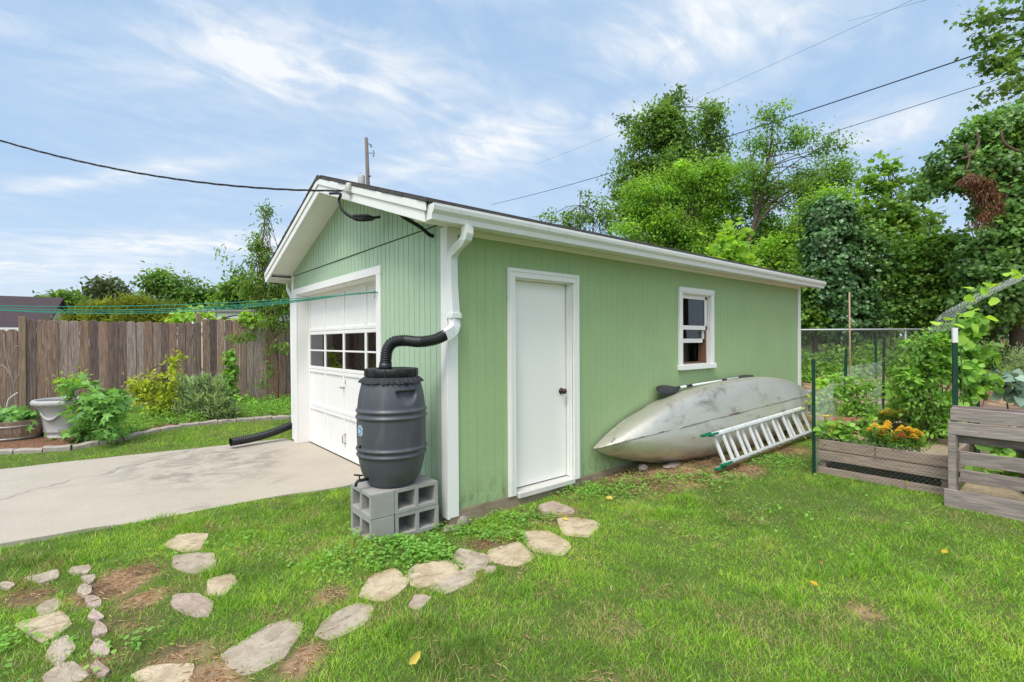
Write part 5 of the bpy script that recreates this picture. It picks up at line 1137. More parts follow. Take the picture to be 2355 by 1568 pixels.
TEMPL = {'oval': _oval(.26), 'narrow': _oval(.13), 'broad': _oval(.40), 'heart': _oval(.50, .06, .16), 'needle': _oval(.05), 'maple': _palm(5, .26), 'fig': _palm(5, .22), 'round': _oval(.52, .03, .04)}
def _unit(a): return a / np.maximum(np.linalg.norm(a, axis=-1, keepdims=True), 1e-9)
def leaf_object(name, pos, d, nrm, size, val, templ, mt, parent=None):
    T, TF = TEMPL[templ]; d = _unit(d); b = _unit(np.cross(nrm, d)); n = np.cross(d, b); k = len(T)
    V = pos[:, None, :] + size[:, None, None] * (T[None, :, 0:1] * d[:, None, :] + T[None, :, 1:2] * b[:, None, :] + T[None, :, 2:3] * n[:, None, :])
    N = len(pos); F = []; vals = []
    for tf in TF: F.append((tf[None] + (np.arange(N) * k)[:, None, None]).reshape(-1, tf.shape[1])); vals.append(np.repeat(val, len(tf)))
    return np_mesh(name, V.reshape(-1, 3), F, mt, parent, v=np.clip(np.concatenate(vals), 0, 1))
AX = np.array(((RGT[0], RGT[1], 0), (FWD[0], FWD[1], 0), (0, 0, 1)))
def pxl(L_, Y, dep=0.8, dY=None):
    """Picture ellipses at a distance -> solid ellipsoids (centre, radii right/deep/up)."""
    out = []
    for i, l in enumerate(L_):
        yy = (l[4] if len(l) > 4 else Y); c = pt(l[0], l[1], yy); rx, rz = l[2] / FOC * yy, l[3] / FOC * yy
        out.append((c, np.array((rx, dep * max(0.5 * (rx + rz), min(rx, rz)), rz))))
    return out
def crown(name, lobes, n, size, templ, mt, parent=None, seed=1, clusters=120, sigma=0.3, droop=0.25, shell=0.4, up=0.8, vsd=0.16, outn=0.4, jit=0.35, upd=0.0, vmean=0.5):
    rng = np.random.default_rng(seed); C = np.array([l[0] for l in lobes]); Rr = np.array([l[1] for l in lobes])
    w = (Rr[:, 0] * Rr[:, 2]) ** 0.9; w /= w.sum()
    li = rng.choice(len(lobes), clusters, p=w); u = _unit(rng.normal(size=(clusters, 3))); rad = rng.random(clusters) ** shell
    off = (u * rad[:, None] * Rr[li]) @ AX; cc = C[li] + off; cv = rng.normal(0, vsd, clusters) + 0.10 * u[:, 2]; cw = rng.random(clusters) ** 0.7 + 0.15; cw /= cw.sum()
    ci = rng.choice(clusters, n, p=cw); sg = sigma * (0.6 + 0.8 * rng.random(clusters))[ci]
    pos = cc[ci] + rng.normal(size=(n, 3)) * sg[:, None] * np.array((1, 1, 0.65))
    outw = _unit(off @ AX.T / Rr[li] ** 1.0) @ AX; outw = outw[ci]
    d = 0.55 * outw + rng.normal(0, 0.6, (n, 3)) + np.array((0, 0, upd - droop)); nr = np.array((0, 0, up)) + outn * outw + rng.normal(0, 0.42, (n, 3))
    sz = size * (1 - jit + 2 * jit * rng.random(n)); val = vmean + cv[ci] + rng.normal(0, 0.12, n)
    leaf_object(name, pos, d, nr, sz, val, templ, mt, parent); return cc
def limbs(name, root, trunk, tips, r0, r1, mt, parent, seed=1, twig=0.012, forkfrom=0.35):
    """Tapered trunk along a list of points, limbs from it to each tip."""
    rnd = random.Random(seed); P = spline(trunk, 8) if len(trunk) > 2 else np.array(trunk, float); n = len(P); mb = MB()
    mb.tube(P, [r0 + (r1 - r0) * (i / (n - 1)) ** 0.8 for i in range(n)], 10)
    for t in tips:
        t = np.array(t, float); f = min(n - 2, max(int(forkfrom * n), int(n * (forkfrom + (1 - forkfrom) * rnd.random() * 0.95)))); a = P[f]
        L_ = np.linalg.norm(t - a); m1 = a + (t - a) * 0.4 + np.array((rnd.uniform(-.1, .1), rnd.uniform(-.1, .1), rnd.uniform(0, .14))) * L_
        rr = (r0 + (r1 - r0) * f / n) * 0.5; q = spline([a, m1, t], 6); mb.tube(q, [max(twig, rr * (1 - 0.8 * i / (len(q) - 1))) for i in range(len(q))], 6)
    return mb.build(name, mt, parent)
def tree(name, label, cat, base, lobes, n, size, templ, mt, bark=None, seed=1, clusters=150, sigma=0.35, r0=0.15, trunk=None, group=None, ntips=24, twig=0.012, **kw):
    base = np.array(base, float); t = thing(name, label, cat, base, group)
    cc = crown('crown', lobes, n, size, templ, mt, t, seed, clusters, sigma, **kw)
    top = np.mean([l[0] for l in lobes], axis=0); top[2] = max(l[0][2] for l in lobes)
    if trunk is None: trunk = [base - (0, 0, 0.3), base * 0.6 + top * 0.4 + (0.05, 0.05, 0), top]
    rnd = random.Random(seed); tips = [cc[i] for i in rnd.sample(range(len(cc)), min(ntips, len(cc)))]
    limbs('trunk', t, trunk, tips, r0, max(twig, r0 * 0.15), bark or BARK, t, seed, twig); return t
def gbase(px, Y): q = pt(px, 780, Y); return np.array((q[0], q[1], float(g0(q[0], q[1]))))

G_DARK = leaf3('leaf_dark_green', (0.095, 0.18, 0.04)); G_MID = leaf3('leaf_mid_green', (0.115, 0.22, 0.038)); G_BRIGHT = leaf3('leaf_bright_green', (0.13, 0.245, 0.032), k=(0.5, 1.05, 2.0))
G_IVY = leaf3('leaf_ivy', (0.062, 0.135, 0.045), 0.15, rough=0.34, spec=0.5); G_IVY2 = leaf3('leaf_ivy_light', (0.10, 0.20, 0.05), 0.22, rough=0.38, spec=0.45)
G_GREY = leaf3('leaf_far_grey_green', (0.06, 0.085, 0.042), 0.25); G_YG = leaf3('leaf_hedge_yellow_green', (0.15, 0.19, 0.03), 0.3); G_YEL = leaf3('leaf_yellow', (0.25, 0.32, 0.03), 0.3)
G_SAP = leaf3('leaf_sapling', (0.10, 0.185, 0.032)); G_FIG = leaf3('leaf_fig', (0.14, 0.29, 0.07), 0.25, k=(0.55, 1.0, 1.35), rough=0.55); G_LAV = leaf3('leaf_lavender', (0.22, 0.31, 0.17), 0.3)
G_TOM = leaf3('leaf_tomato', (0.145, 0.28, 0.055), 0.35, k=(0.5, 1.0, 1.8)); G_LIME = leaf3('leaf_lime', (0.22, 0.38, 0.05), 0.4, k=(0.6, 1, 1.35)); BROWN = leaf3('leaf_dead_brown', (0.16, 0.075, 0.042), 0.1)
G_KALE = leaf3('leaf_kale', (0.17, 0.25, 0.20), 0.15); G_CLOV = leaf3('leaf_clover', (0.15, 0.30, 0.055), 0.3, k=(0.6, 1.0, 1.4))

# --- trees and shrubs behind the garage
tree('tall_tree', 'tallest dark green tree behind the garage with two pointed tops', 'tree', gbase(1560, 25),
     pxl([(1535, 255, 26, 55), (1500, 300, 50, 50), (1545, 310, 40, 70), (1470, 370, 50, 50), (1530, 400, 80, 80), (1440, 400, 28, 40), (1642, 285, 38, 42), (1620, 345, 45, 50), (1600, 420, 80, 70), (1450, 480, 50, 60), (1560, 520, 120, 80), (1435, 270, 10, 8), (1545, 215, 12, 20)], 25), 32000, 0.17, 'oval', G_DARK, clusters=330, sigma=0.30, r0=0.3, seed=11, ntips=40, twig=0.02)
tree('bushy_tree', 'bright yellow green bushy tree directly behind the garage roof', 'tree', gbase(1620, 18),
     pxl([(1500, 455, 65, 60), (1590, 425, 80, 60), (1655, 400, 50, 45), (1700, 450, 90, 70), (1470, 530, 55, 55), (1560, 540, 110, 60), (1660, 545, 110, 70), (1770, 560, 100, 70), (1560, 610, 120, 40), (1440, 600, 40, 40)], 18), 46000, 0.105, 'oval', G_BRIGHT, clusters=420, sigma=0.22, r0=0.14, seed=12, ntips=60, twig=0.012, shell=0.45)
tree('sparse_tree', 'airy tree with thin bare branches and a loose feathery top, right of the bushy tree', 'tree', gbase(1690, 16.5),
     pxl([(1772, 265, 45, 28), (1830, 318, 45, 30), (1915, 335, 50, 18), (1752, 330, 40, 40), (1735, 400, 40, 50), (1890, 420, 60, 50), (1925, 385, 40, 30), (1945, 440, 30, 50), (1840, 440, 60, 50), (1870, 500, 60, 40)], 16.5), 11500, 0.095, 'oval', G_MID, clusters=210, sigma=0.20, r0=0.11, seed=13, ntips=30, twig=0.006, bark=BARK,
     trunk=[gbase(1690, 16.5) - (0, 0, .3), pt(1715, 600, 16.5), pt(1745, 470, 16.5), pt(1768, 360, 16.5), pt(1780, 255, 16.5)])
tree('bushy_tree', 'light green bushy sapling crown between the airy tree and the ivy column', 'tree', gbase(1880, 15),
     pxl([(1900, 480, 50, 40), (1860, 530, 50, 45), (1810, 590, 60, 50), (1760, 620, 60, 45)], 15), 12000, 0.10, 'oval', G_BRIGHT, clusters=130, sigma=0.2, r0=0.07, seed=14)
tree('small_tree', 'distant wispy tree top peeking over the middle of the garage roof', 'tree', gbase(1330, 21),
     pxl([(1335, 500, 38, 30), (1300, 510, 25, 20), (1365, 465, 20, 20), (1350, 440, 6, 10), (1258, 500, 20, 12), (1395, 500, 20, 30)], 21), 1300, 0.14, 'oval', G_SAP, clusters=75, sigma=0.17, r0=0.08, seed=15, ntips=40, twig=0.012)
tree('grape_vine', 'large leaved bright green grape vine climbing behind the garage roof edge', 'vine', gbase(1690, 14),
     pxl([(1680, 560, 36, 38), (1665, 600, 30, 30), (1700, 605, 28, 25)], 14), 420, 0.21, 'maple', G_LIME, clusters=60, sigma=0.18, r0=0.04, seed=16, ntips=10)
tree('maple_sapling', 'young maple tree with spaced big leaves against the open sky', 'tree', gbase(2045, 15),
     pxl([(2040, 385, 18, 24), (2030, 430, 45, 28), (1985, 425, 30, 22), (2050, 480, 70, 36), (2000, 505, 40, 30), (2110, 505, 50, 28), (2060, 540, 80, 35)], 15), 1500, 0.19, 'maple', G_MID, clusters=150, sigma=0.16, r0=0.06, seed=17, ntips=60, twig=0.010,
     trunk=[gbase(2050, 15) - (0, 0, .3), pt(2052, 600, 15), pt(2050, 480, 15), pt(2040, 375, 15)])
# --- ivy: a covered trunk and a covered tree
tree('ivy_column', 'ivy covered dead trunk, a dark leafy column beside the garage corner', 'ivy', gbase(1930, 12.6),
     pxl([(1905, 495, 48, 38), (1912, 550, 62, 50), (1925, 610, 68, 50), (1940, 670, 62, 50), (1955, 730, 55, 50)], 12.6), 19000, 0.085, 'heart', G_IVY, clusters=560, sigma=0.09, r0=0.12, seed=18, shell=0.12, outn=1.2, up=0.35, droop=0.9, vsd=0.14, ntips=6)
it = tree('ivy_tree', 'big tree smothered in ivy at the right edge with a dead brown vine patch', 'tree', gbase(2360, 11.2),
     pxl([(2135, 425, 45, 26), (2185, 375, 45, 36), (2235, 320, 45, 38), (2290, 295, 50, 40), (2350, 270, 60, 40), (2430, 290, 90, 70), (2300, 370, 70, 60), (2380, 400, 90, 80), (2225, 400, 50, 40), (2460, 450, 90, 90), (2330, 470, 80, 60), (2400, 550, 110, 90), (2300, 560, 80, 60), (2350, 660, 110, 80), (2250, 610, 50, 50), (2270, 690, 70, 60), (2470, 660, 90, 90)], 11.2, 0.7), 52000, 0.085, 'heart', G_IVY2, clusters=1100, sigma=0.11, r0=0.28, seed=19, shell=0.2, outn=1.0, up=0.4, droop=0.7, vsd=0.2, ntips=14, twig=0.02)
crown('dead_vine', pxl([(2238, 410, 18, 16), (2262, 440, 20, 24), (2276, 475, 16, 24), (2255, 505, 10, 18)], 10.35, 0.35), 1800, 0.085, 'narrow', BROWN, it, 20, 90, 0.07, droop=1.0, shell=0.4)
RB = mat('reddish_bark', (0.17, 0.11, 0.08), 0.9, var=0.2)
for a in ([(2243, 300), (2250, 330), (2235, 355), (2210, 365)], [(2300, 300), (2310, 330), (2345, 350)], [(2190, 430), (2230, 415), (2250, 420)], [(2220, 330), (2228, 365), (2222, 390)]):
    m_ = MB(); m_.tube(spline([pt(x, y, 10.5) for x, y in a], 6), 0.022, 6); m_.build('bare_branch', RB, it)
for i, (lb, ll, Y, n, sz, tp, mt_) in enumerate((
    ('rounded green shrub behind the chain link fence next to the garage corner', [(1875, 700, 40, 50), (1850, 640, 30, 50), (1865, 740, 50, 30)], 13.0, 5000, 0.10, 'broad', G_MID),
    ('tangled shrub right of the ivy column behind the chain link fence', [(2015, 620, 50, 50), (2040, 690, 60, 55), (2010, 730, 50, 40), (1990, 560, 30, 40)], 12.8, 9000, 0.10, 'broad', G_IVY2),
    ('viny shrub below the open sky gap behind the chain link fence', [(2115, 580, 60, 40), (2130, 640, 65, 55), (2110, 710, 65, 50), (2180, 570, 40, 30)], 12.6, 11000, 0.10, 'broad', G_MID),
    ('leafy shrub left of the wire trellis behind the chain link fence', [(2200, 640, 50, 45), (2210, 710, 60, 50), (2250, 745, 50, 30)], 12.4, 8000, 0.10, 'broad', G_IVY2))):
    tree('shrub', lb, 'shrub', gbase(ll[0][0], Y), pxl(ll, Y), n, sz, tp, mt_, seed=30 + i, clusters=170, sigma=0.14, r0=0.05, ntips=16, group='shrubs behind the chain link fence', outn=0.6, vsd=0.22)
crown('thicket', pxl([(1450, 640, 120, 40), (1650, 640, 150, 60), (1850, 640, 120, 90), (2000, 670, 120, 60), (2150, 670, 120, 60), (2300, 660, 140, 80), (2450, 640, 140, 110), (2000, 760, 500, 40)], 19, 0.3), 15000, 0.26, 'broad', G_DARK, None, 40, 300, 0.45); tag(bpy.data.objects['thicket'], kind='stuff')
def bank_cover():
    rng = np.random.default_rng(41); n = 24000; px = rng.uniform(1760, 2480, n); Y = rng.uniform(10.6, 13.4, n); q = np.array([pt(a, 780, b)[:2] for a, b in zip(px, Y)])
    k = vnoise(q[:, 0], q[:, 1], 0.5, 42) * 0.6 + vnoise(q[:, 0], q[:, 1], 0.18, 43) * 0.4; keep = k > 0.38 + 0.30 * smooth(11.6, 10.6, Y); q = q[keep]; k = k[keep]; m = len(q)
    z = g0(q[:, 0], q[:, 1]) + rng.random(m) ** 1.5 * (0.15 + 0.9 * k * smooth(10.8, 12.2, Y[keep])); d = rng.normal(0, 0.7, (m, 3)) + (-0.3 * FWD[0], -0.3 * FWD[1], -0.1); nr = np.array((-0.5 * FWD[0], -0.5 * FWD[1], 0.8)) + rng.normal(0, 0.4, (m, 3))
    tag(leaf_object('ground_ivy', np.c_[q, z], d, nr, rng.uniform(0.06, 0.12, m), 0.3 + k * 0.5 + rng.normal(0, 0.16, m), 'broad', G_MID), kind='stuff')
bank_cover()
# --- maple boughs reaching in at the top right
mp = thing('maple_tree', 'maple tree whose leafy boughs hang into the top right corner of the sky', 'tree', gbase(2760, 8.0))
crown('crown', pxl([(2250, 40, 30, 14), (2290, 30, 40, 26), (2330, 20, 40, 30), (2275, 78, 40, 20), (2325, 75, 45, 25), (2262, 140, 26, 14), (2300, 150, 40, 18), (2345, 130, 40, 24), (2258, 228, 18, 8), (2300, 215, 34, 16), (2340, 195, 34, 24), (2400, 60, 50, 60), (2410, 170, 50, 50), (2480, 100, 60, 90), (2560, 60, 80, 90), (2660, 120, 90, 110), (2430, -60, 120, 50), (2600, -100, 140, 80)], 7.8, 1.0), 5200, 0.085, 'maple', G_DARK, mp, 45, 300, 0.085, droop=0.35, up=1.0, shell=0.6, outn=0.1)
limbs('trunk', mp, [gbase(2760, 8.0) - (0, 0, .3), pt(2740, 600, 8), pt(2700, 250, 8), pt(2660, 0, 8)], [pt(2225, 35, 7.8), pt(2300, 25, 7.9), pt(2260, 85, 7.7), pt(2245, 140, 7.8), pt(2310, 150, 7.8), pt(2250, 228, 7.7), pt(2320, 205, 7.8), pt(2420, -40, 7.8), pt(2500, 100, 7.9)], 0.2, 0.05, BARK, mp, 5, 0.005, 0.5)

# --- left background beyond the wooden fence
for nm, lb, ll, Y, n, sz, mt_, tp in (
    ('tree', 'small green tree right beside the neighbouring maroon roof', [(140, 700, 20, 24), (158, 695, 14, 22), (150, 720, 30, 18)], 27, 2600, 0.26, G_DARK, 'oval'),
    ('tree', 'domed grey green tree between the maroon roof and the taller tree', [(248, 668, 26, 20), (250, 690, 44, 22), (205, 700, 30, 15), (300, 700, 30, 14)], 42, 5200, 0.36, G_GREY, 'oval'),
    ('tree', 'taller lacy tree above the middle of the wooden fence', [(362, 650, 24, 28), (385, 650, 30, 22), (425, 665, 40, 26), (460, 685, 36, 22), (350, 690, 20, 20), (400, 700, 60, 16)], 28, 5200, 0.24, G_DARK, 'oval'),
    ('tree', 'leafy tree just left of the garage behind the sapling', [(520, 690, 26, 20), (560, 668, 34, 28), (600, 690, 36, 24), (545, 712, 50, 14), (650, 690, 30, 30)], 21, 4800, 0.19, G_SAP, 'oval')):
    tree(nm, lb, 'tree', gbase(ll[0][0], Y), pxl(ll, Y), n, sz, tp, mt_, seed=int(Y) + n, clusters=90, sigma=0.011 * Y, r0=0.2, group='trees beyond the wooden fence', twig=0.03)
tree('hedge', 'low yellow green feathery hedge rising just over the wooden fence', 'hedge', gbase(285, 17), pxl([(230, 722, 60, 16), (290, 712, 60, 18), (350, 718, 60, 16), (200, 740, 40, 14), (400, 735, 40, 12), (290, 745, 130, 20)], 17), 12000, 0.20, 'needle', G_YG, seed=51, clusters=170, sigma=0.16, r0=0.06, upd=0.7, droop=0.0)
tree('fence_vine', 'vine scrambling over the fence top in front of the white shed', 'vine', gbase(470, 11.6), pxl([(440, 722, 20, 8), (478, 728, 16, 6), (560, 735, 26, 8), (600, 730, 20, 10), (412, 735, 12, 6)], 11.4, 0.5), 420, 0.10, 'heart', G_LIME, seed=52, clusters=60, sigma=0.10, r0=0.02, ntips=12)
# --- plants in the flower bed
sb = gp(636, 938)
tree('fruit_sapling', 'slender young tree with narrow leaves standing left of the garage', 'tree', sb,
     pxl([(612, 482, 8, 20), (606, 520, 12, 24), (600, 560, 18, 26), (596, 600, 22, 26), (562, 618, 18, 12), (535, 600, 14, 9), (505, 578, 12, 7), (486, 563, 8, 5), (625, 600, 22, 26), (640, 650, 30, 40), (605, 650, 32, 30), (575, 665, 26, 18), (655, 700, 30, 34), (600, 700, 30, 20), (640, 745, 34, 22), (640, 800, 20, 14), (545, 776, 18, 5), (585, 770, 14, 8), (625, 850, 12, 20), (600, 880, 10, 8)], depth_of(sb)), 4000, 0.10, 'narrow', G_SAP, seed=53, clusters=300, sigma=0.085, r0=0.042, ntips=60, twig=0.005, droop=0.6,
     trunk=[sb - (0, 0, .1), pt(638, 860, depth_of(sb)), pt(632, 790, depth_of(sb)), pt(622, 740, depth_of(sb)), pt(610, 670, depth_of(sb)), pt(603, 600, depth_of(sb)), pt(606, 540, depth_of(sb)), pt(613, 470, depth_of(sb))], bark=mat('sapling_bark', (0.16, 0.085, 0.05), 0.9, var=0.3))
p = gp(360, 965); Y = depth_of(p)
tree('golden_shrub', 'yellow leaved shrub in front of the middle of the fence', 'shrub', p, pxl([(335, 885, 36, 28), (392, 880, 26, 30), (400, 838, 10, 14), (408, 826, 14, 6), (365, 925, 46, 28), (400, 920, 30, 30), (322, 905, 24, 20)], Y), 2600, 0.062, 'oval', G_YEL, seed=54, clusters=160, sigma=0.06, r0=0.02, ntips=50, twig=0.004)
p = gp(470, 968); Y = depth_of(p)
tree('lavender_bush', 'grey green lavender bush with upright spikes beside the yellow shrub', 'shrub', p, pxl([(440, 938, 24, 28), (478, 925, 26, 34), (505, 940, 24, 26), (455, 900, 14, 20), (528, 950, 16, 16), (425, 890, 5, 20), (450, 878, 5, 22), (492, 882, 6, 20), (470, 890, 6, 18), (512, 905, 8, 16)], Y), 3400, 0.14, 'needle', G_LAV, seed=55, clusters=110, sigma=0.045, r0=0.012, ntips=30, upd=1.1, droop=0.0, twig=0.003)
p = gp(525, 935); Y = 10.7
tree('climbing_vine', 'narrow column of green vine climbing the fence boards', 'vine', gbase(525, Y), pxl([(527, 808, 9, 9), (529, 830, 11, 14), (526, 862, 9, 14), (520, 895, 12, 14), (530, 920, 14, 14)], Y, 0.5), 650, 0.09, 'broad', G_TOM, seed=56, clusters=60, sigma=0.05, r0=0.012, ntips=10, twig=0.004)
p = gp(190, 1016); Y = depth_of(p)
tree('fig_bush', 'fig bush with large lobed green leaves in front of the grey urn', 'shrub', p, pxl([(190, 905, 34, 16), (225, 920, 30, 20), (255, 910, 26, 12), (200, 950, 36, 20), (250, 950, 28, 22), (215, 985, 40, 22), (255, 985, 24, 18), (175, 1000, 26, 16), (265, 930, 20, 16), (168, 885, 20, 8)], Y, 0.9), 520, 0.14, 'fig', G_FIG, seed=57, clusters=170, sigma=0.06, r0=0.016, ntips=40, twig=0.006, up=1.3, outn=0.25, droop=0.3)
p = gp(165, 990); Y = 8.6
tree('small_shrub', 'thin light green shrub against the fence above the grey urn', 'shrub', gbase(160, Y), pxl([(140, 872, 16, 10), (165, 880, 22, 16), (185, 868, 14, 14), (150, 895, 20, 10), (165, 930, 24, 24)], Y), 420, 0.06, 'oval', G_LIME, seed=58, clusters=60, sigma=0.05, r0=0.012, ntips=30, twig=0.004)
tree('potted_plant', 'bushy green plant growing in the half barrel planter', 'plant', pc + (0, 0, 0.28), pxl([(20, 962, 30, 16), (50, 956, 30, 14), (-10, 970, 30, 18), (62, 965, 22, 12), (35, 975, 30, 10)], depth_of(pc)), 420, 0.105, 'fig', G_FIG, seed=59, clusters=110, sigma=0.05, r0=0.01, ntips=24, twig=0.004, up=1.2)
tree('shade_plant', 'dark green plant in the gap between the planter and the urn', 'plant', gp(102, 1012), pxl([(104, 985, 12, 22), (112, 1005, 14, 12)], depth_of(uc) + 0.1), 260, 0.07, 'broad', G_DARK, seed=60, clusters=40, sigma=0.05, r0=0.008, ntips=8, twig=0.003)
tree('low_plant', 'leafy low plant at the foot of the climbing vine', 'plant', gp(545, 945), pxl([(548, 925, 26, 16), (575, 935, 26, 14), (520, 940, 20, 14)], depth_of(gp(545, 945))), 700, 0.075, 'broad', G_TOM, seed=61, clusters=60, sigma=0.06, r0=0.008, ntips=10, twig=0.003)
m_ = MB(); q = gp(30, 1000); Yq = 8.3; 
for a in ([(38, 950), (30, 880), (14, 820), (8, 770)], [(25, 860), (6, 840), (-15, 845)], [(18, 835), (34, 800), (44, 795)], [(30, 885), (44, 860)]): m_.tube(spline([pt(x, y, Yq) for x, y in a], 6), 0.006, 6)
tag(m_.build('bare_twig', mat('pale_twig', (0.34, 0.28, 0.24), 0.9)), 'bare pale twig of a dead shrub against the fence at the left edge', 'twig')
MUL = mat('wood_chip_mulch', (0.26, 0.13, 0.075), 0.95, var=0.5, scale=35, stretch=(1, 0.5, 1), bump=1.0, bscale=45, bdist=0.04)
def bed_surface():
    xs = np.arange(-8, 2.6, 0.08); n = 46; X = np.repeat(xs[:, None], n, 1); Y0 = edge_y(xs) + 0.03; Y = Y0[:, None] + (9.4 - Y0)[:, None] * np.linspace(0, 1, n)[None]
    Z = g0(X, Y) + 0.02 + 0.035 * (vnoise(X, Y, 0.12, 62) - 0.3); I = np.arange(X.size).reshape(X.shape)
    tag(np_mesh('mulch_bed', np.stack((X, Y, Z), -1).reshape(-1, 3), [np.stack((I[:-1, :-1], I[1:, :-1], I[1:, 1:], I[:-1, 1:]), -1).reshape(-1, 4)], MUL, smooth_=True), kind='structure')
    rng = np.random.default_rng(63); m = 30000; x = rng.uniform(-4.4, 2.2, m); y = edge_y(x) + 0.08 + (9.05 - edge_y(x)) * rng.random(m); k = vnoise(x, y, 0.45, 64) * 0.6 + vnoise(x, y, 0.15, 65) * 0.4
    keep = (k > 0.30 + 0.55 * smooth(-2.0, -2.7, x) * smooth(7.6, 6.6, y)) & (np.hypot(x - pc[0], y - pc[1]) > 0.45) & (np.hypot(x - uc[0], y - uc[1]) > 0.36); x, y, k = x[keep], y[keep], k[keep]; m = len(x)
    z = g0(x, y) + 0.02 + rng.random(m) ** 1.3 * (0.05 + 0.30 * np.clip(k - 0.3, 0, 1) * (0.4 + smooth(5.2, 7, y)))
    tag(leaf_object('bed_ground_cover', np.c_[x, y, z], rng.normal(0, 0.7, (m, 3)) + (0, 0, 0.25), np.array((0, 0, 1.0)) + rng.normal(0, 0.45, (m, 3)), rng.uniform(0.03, 0.065, m), 0.25 + 0.45 * k + rng.normal(0, 0.16, m), 'oval', G_CLOV), kind='stuff')
bed_surface()

# --- garden plants
tree('tomato_plant', 'tall sprawling tomato plant filling the space left of the pallet gate', 'plant', gbase(2140, 5.3), pxl([(2125, 800, 34, 40), (2160, 775, 26, 24), (2105, 860, 40, 40), (2150, 850, 34, 40), (2120, 920, 46, 40), (2165, 930, 26, 40), (2150, 990, 34, 40), (2165, 1050, 20, 36), (2140, 1085, 24, 20), (2085, 880, 24, 26)], 5.3, 0.9), 4600, 0.056, 'oval', G_TOM, seed=70, clusters=260, sigma=0.055, r0=0.012, ntips=60, twig=0.003, vsd=0.28)
tree('bean_vine', 'broad leaved bean vine twining round the white tipped posts behind the gate', 'vine', gbase(2240, 5.2), pxl([(2225, 790, 20, 30), (2215, 850, 22, 40), (2255, 810, 20, 26), (2240, 880, 20, 30), (2262, 868, 18, 24), (2215, 920, 18, 20), (2232, 740, 16, 16)], 5.15, 0.8), 520, 0.078, 'heart', G_TOM, seed=71, clusters=120, sigma=0.05, r0=0.008, ntips=24, twig=0.003, droop=0.8, up=0.5)
def picked(name, L_, size, templ, mt_, parent, seed, Y, jit=0.02):
    rng = np.random.default_rng(seed); P = np.array([pt(a, b, Y) for a, b in L_]) + rng.normal(0, jit, (len(L_), 3)); n = len(P)
    return leaf_object(name, P, rng.normal(0, 0.7, (n, 3)) + (0, 0, -0.1), np.array((-0.5 * FWD[0], -0.5 * FWD[1], 0.7)) + rng.normal(0, 0.4, (n, 3)), size * rng.uniform(0.8, 1.25, n), rng.uniform(0.3, 1, n), templ, mt_, parent)
gv = thing('gourd_vine', 'young vine with large lime green leaves climbing the arched wire trellis', 'vine', pt(2200, 800, 4.9))
picked('leaves', [(2150, 742), (2178, 727), (2200, 722), (2215, 712), (2238, 664), (2262, 650), (2272, 668), (2246, 690), (2262, 700), (2225, 700), (2328, 628), (2344, 618), (2352, 634), (2190, 745), (2240, 735), (2260, 728), (2212, 760), (2200, 775), (2250, 760), (2222, 780), (2300, 655)], 0.105, 'heart', G_LIME, gv, 72, 4.85)
m_ = MB(); m_.tube(spline([pt(2215, 930, 4.9), pt(2208, 800, 4.88), pt(2200, 730, 4.88), pt(2235, 690, 4.88), pt(2270, 668, 4.88), pt(2340, 630, 4.88)], 8), 0.005, 6); m_.build('stem', STEM, gv)
tree('tomato_plant', 'smaller tomato plant with airy leaves behind the left of the marigold bed', 'plant', gbase(1965, 6.3), pxl([(1925, 868, 16, 8), (1935, 895, 20, 12), (1960, 890, 24, 16), (1990, 885, 22, 12), (1955, 930, 30, 18), (1990, 925, 26, 20), (1975, 960, 34, 16), (1915, 905, 12, 8), (2000, 955, 22, 14)], 6.3, 0.9), 900, 0.062, 'oval', G_TOM, seed=73, clusters=110, sigma=0.05, r0=0.01, ntips=40, twig=0.003)
tree('squash_plant', 'round leaved squash plant in the left front corner of the marigold bed', 'plant', gbase(1905, 5.3), pxl([(1890, 980, 14, 14), (1905, 1000, 18, 12), (1935, 985, 22, 14), (1950, 1005, 26, 12), (1975, 985, 20, 14), (2000, 975, 20, 14)], 5.25, 0.9), 300, 0.062, 'round', G_TOM, seed=74, clusters=80, sigma=0.04, r0=0.008, ntips=30, twig=0.003, up=1.0)
ORG = mat('marigold_orange', (0.95, 0.48, 0.02), 0.7, var=0.2, scale=60); ORD = mat('marigold_rust', (0.42, 0.06, 0.012), 0.7, var=0.2, scale=60); YEL = mat('squash_flower_yellow', (0.80, 0.50, 0.03), 0.6, var=0.1)
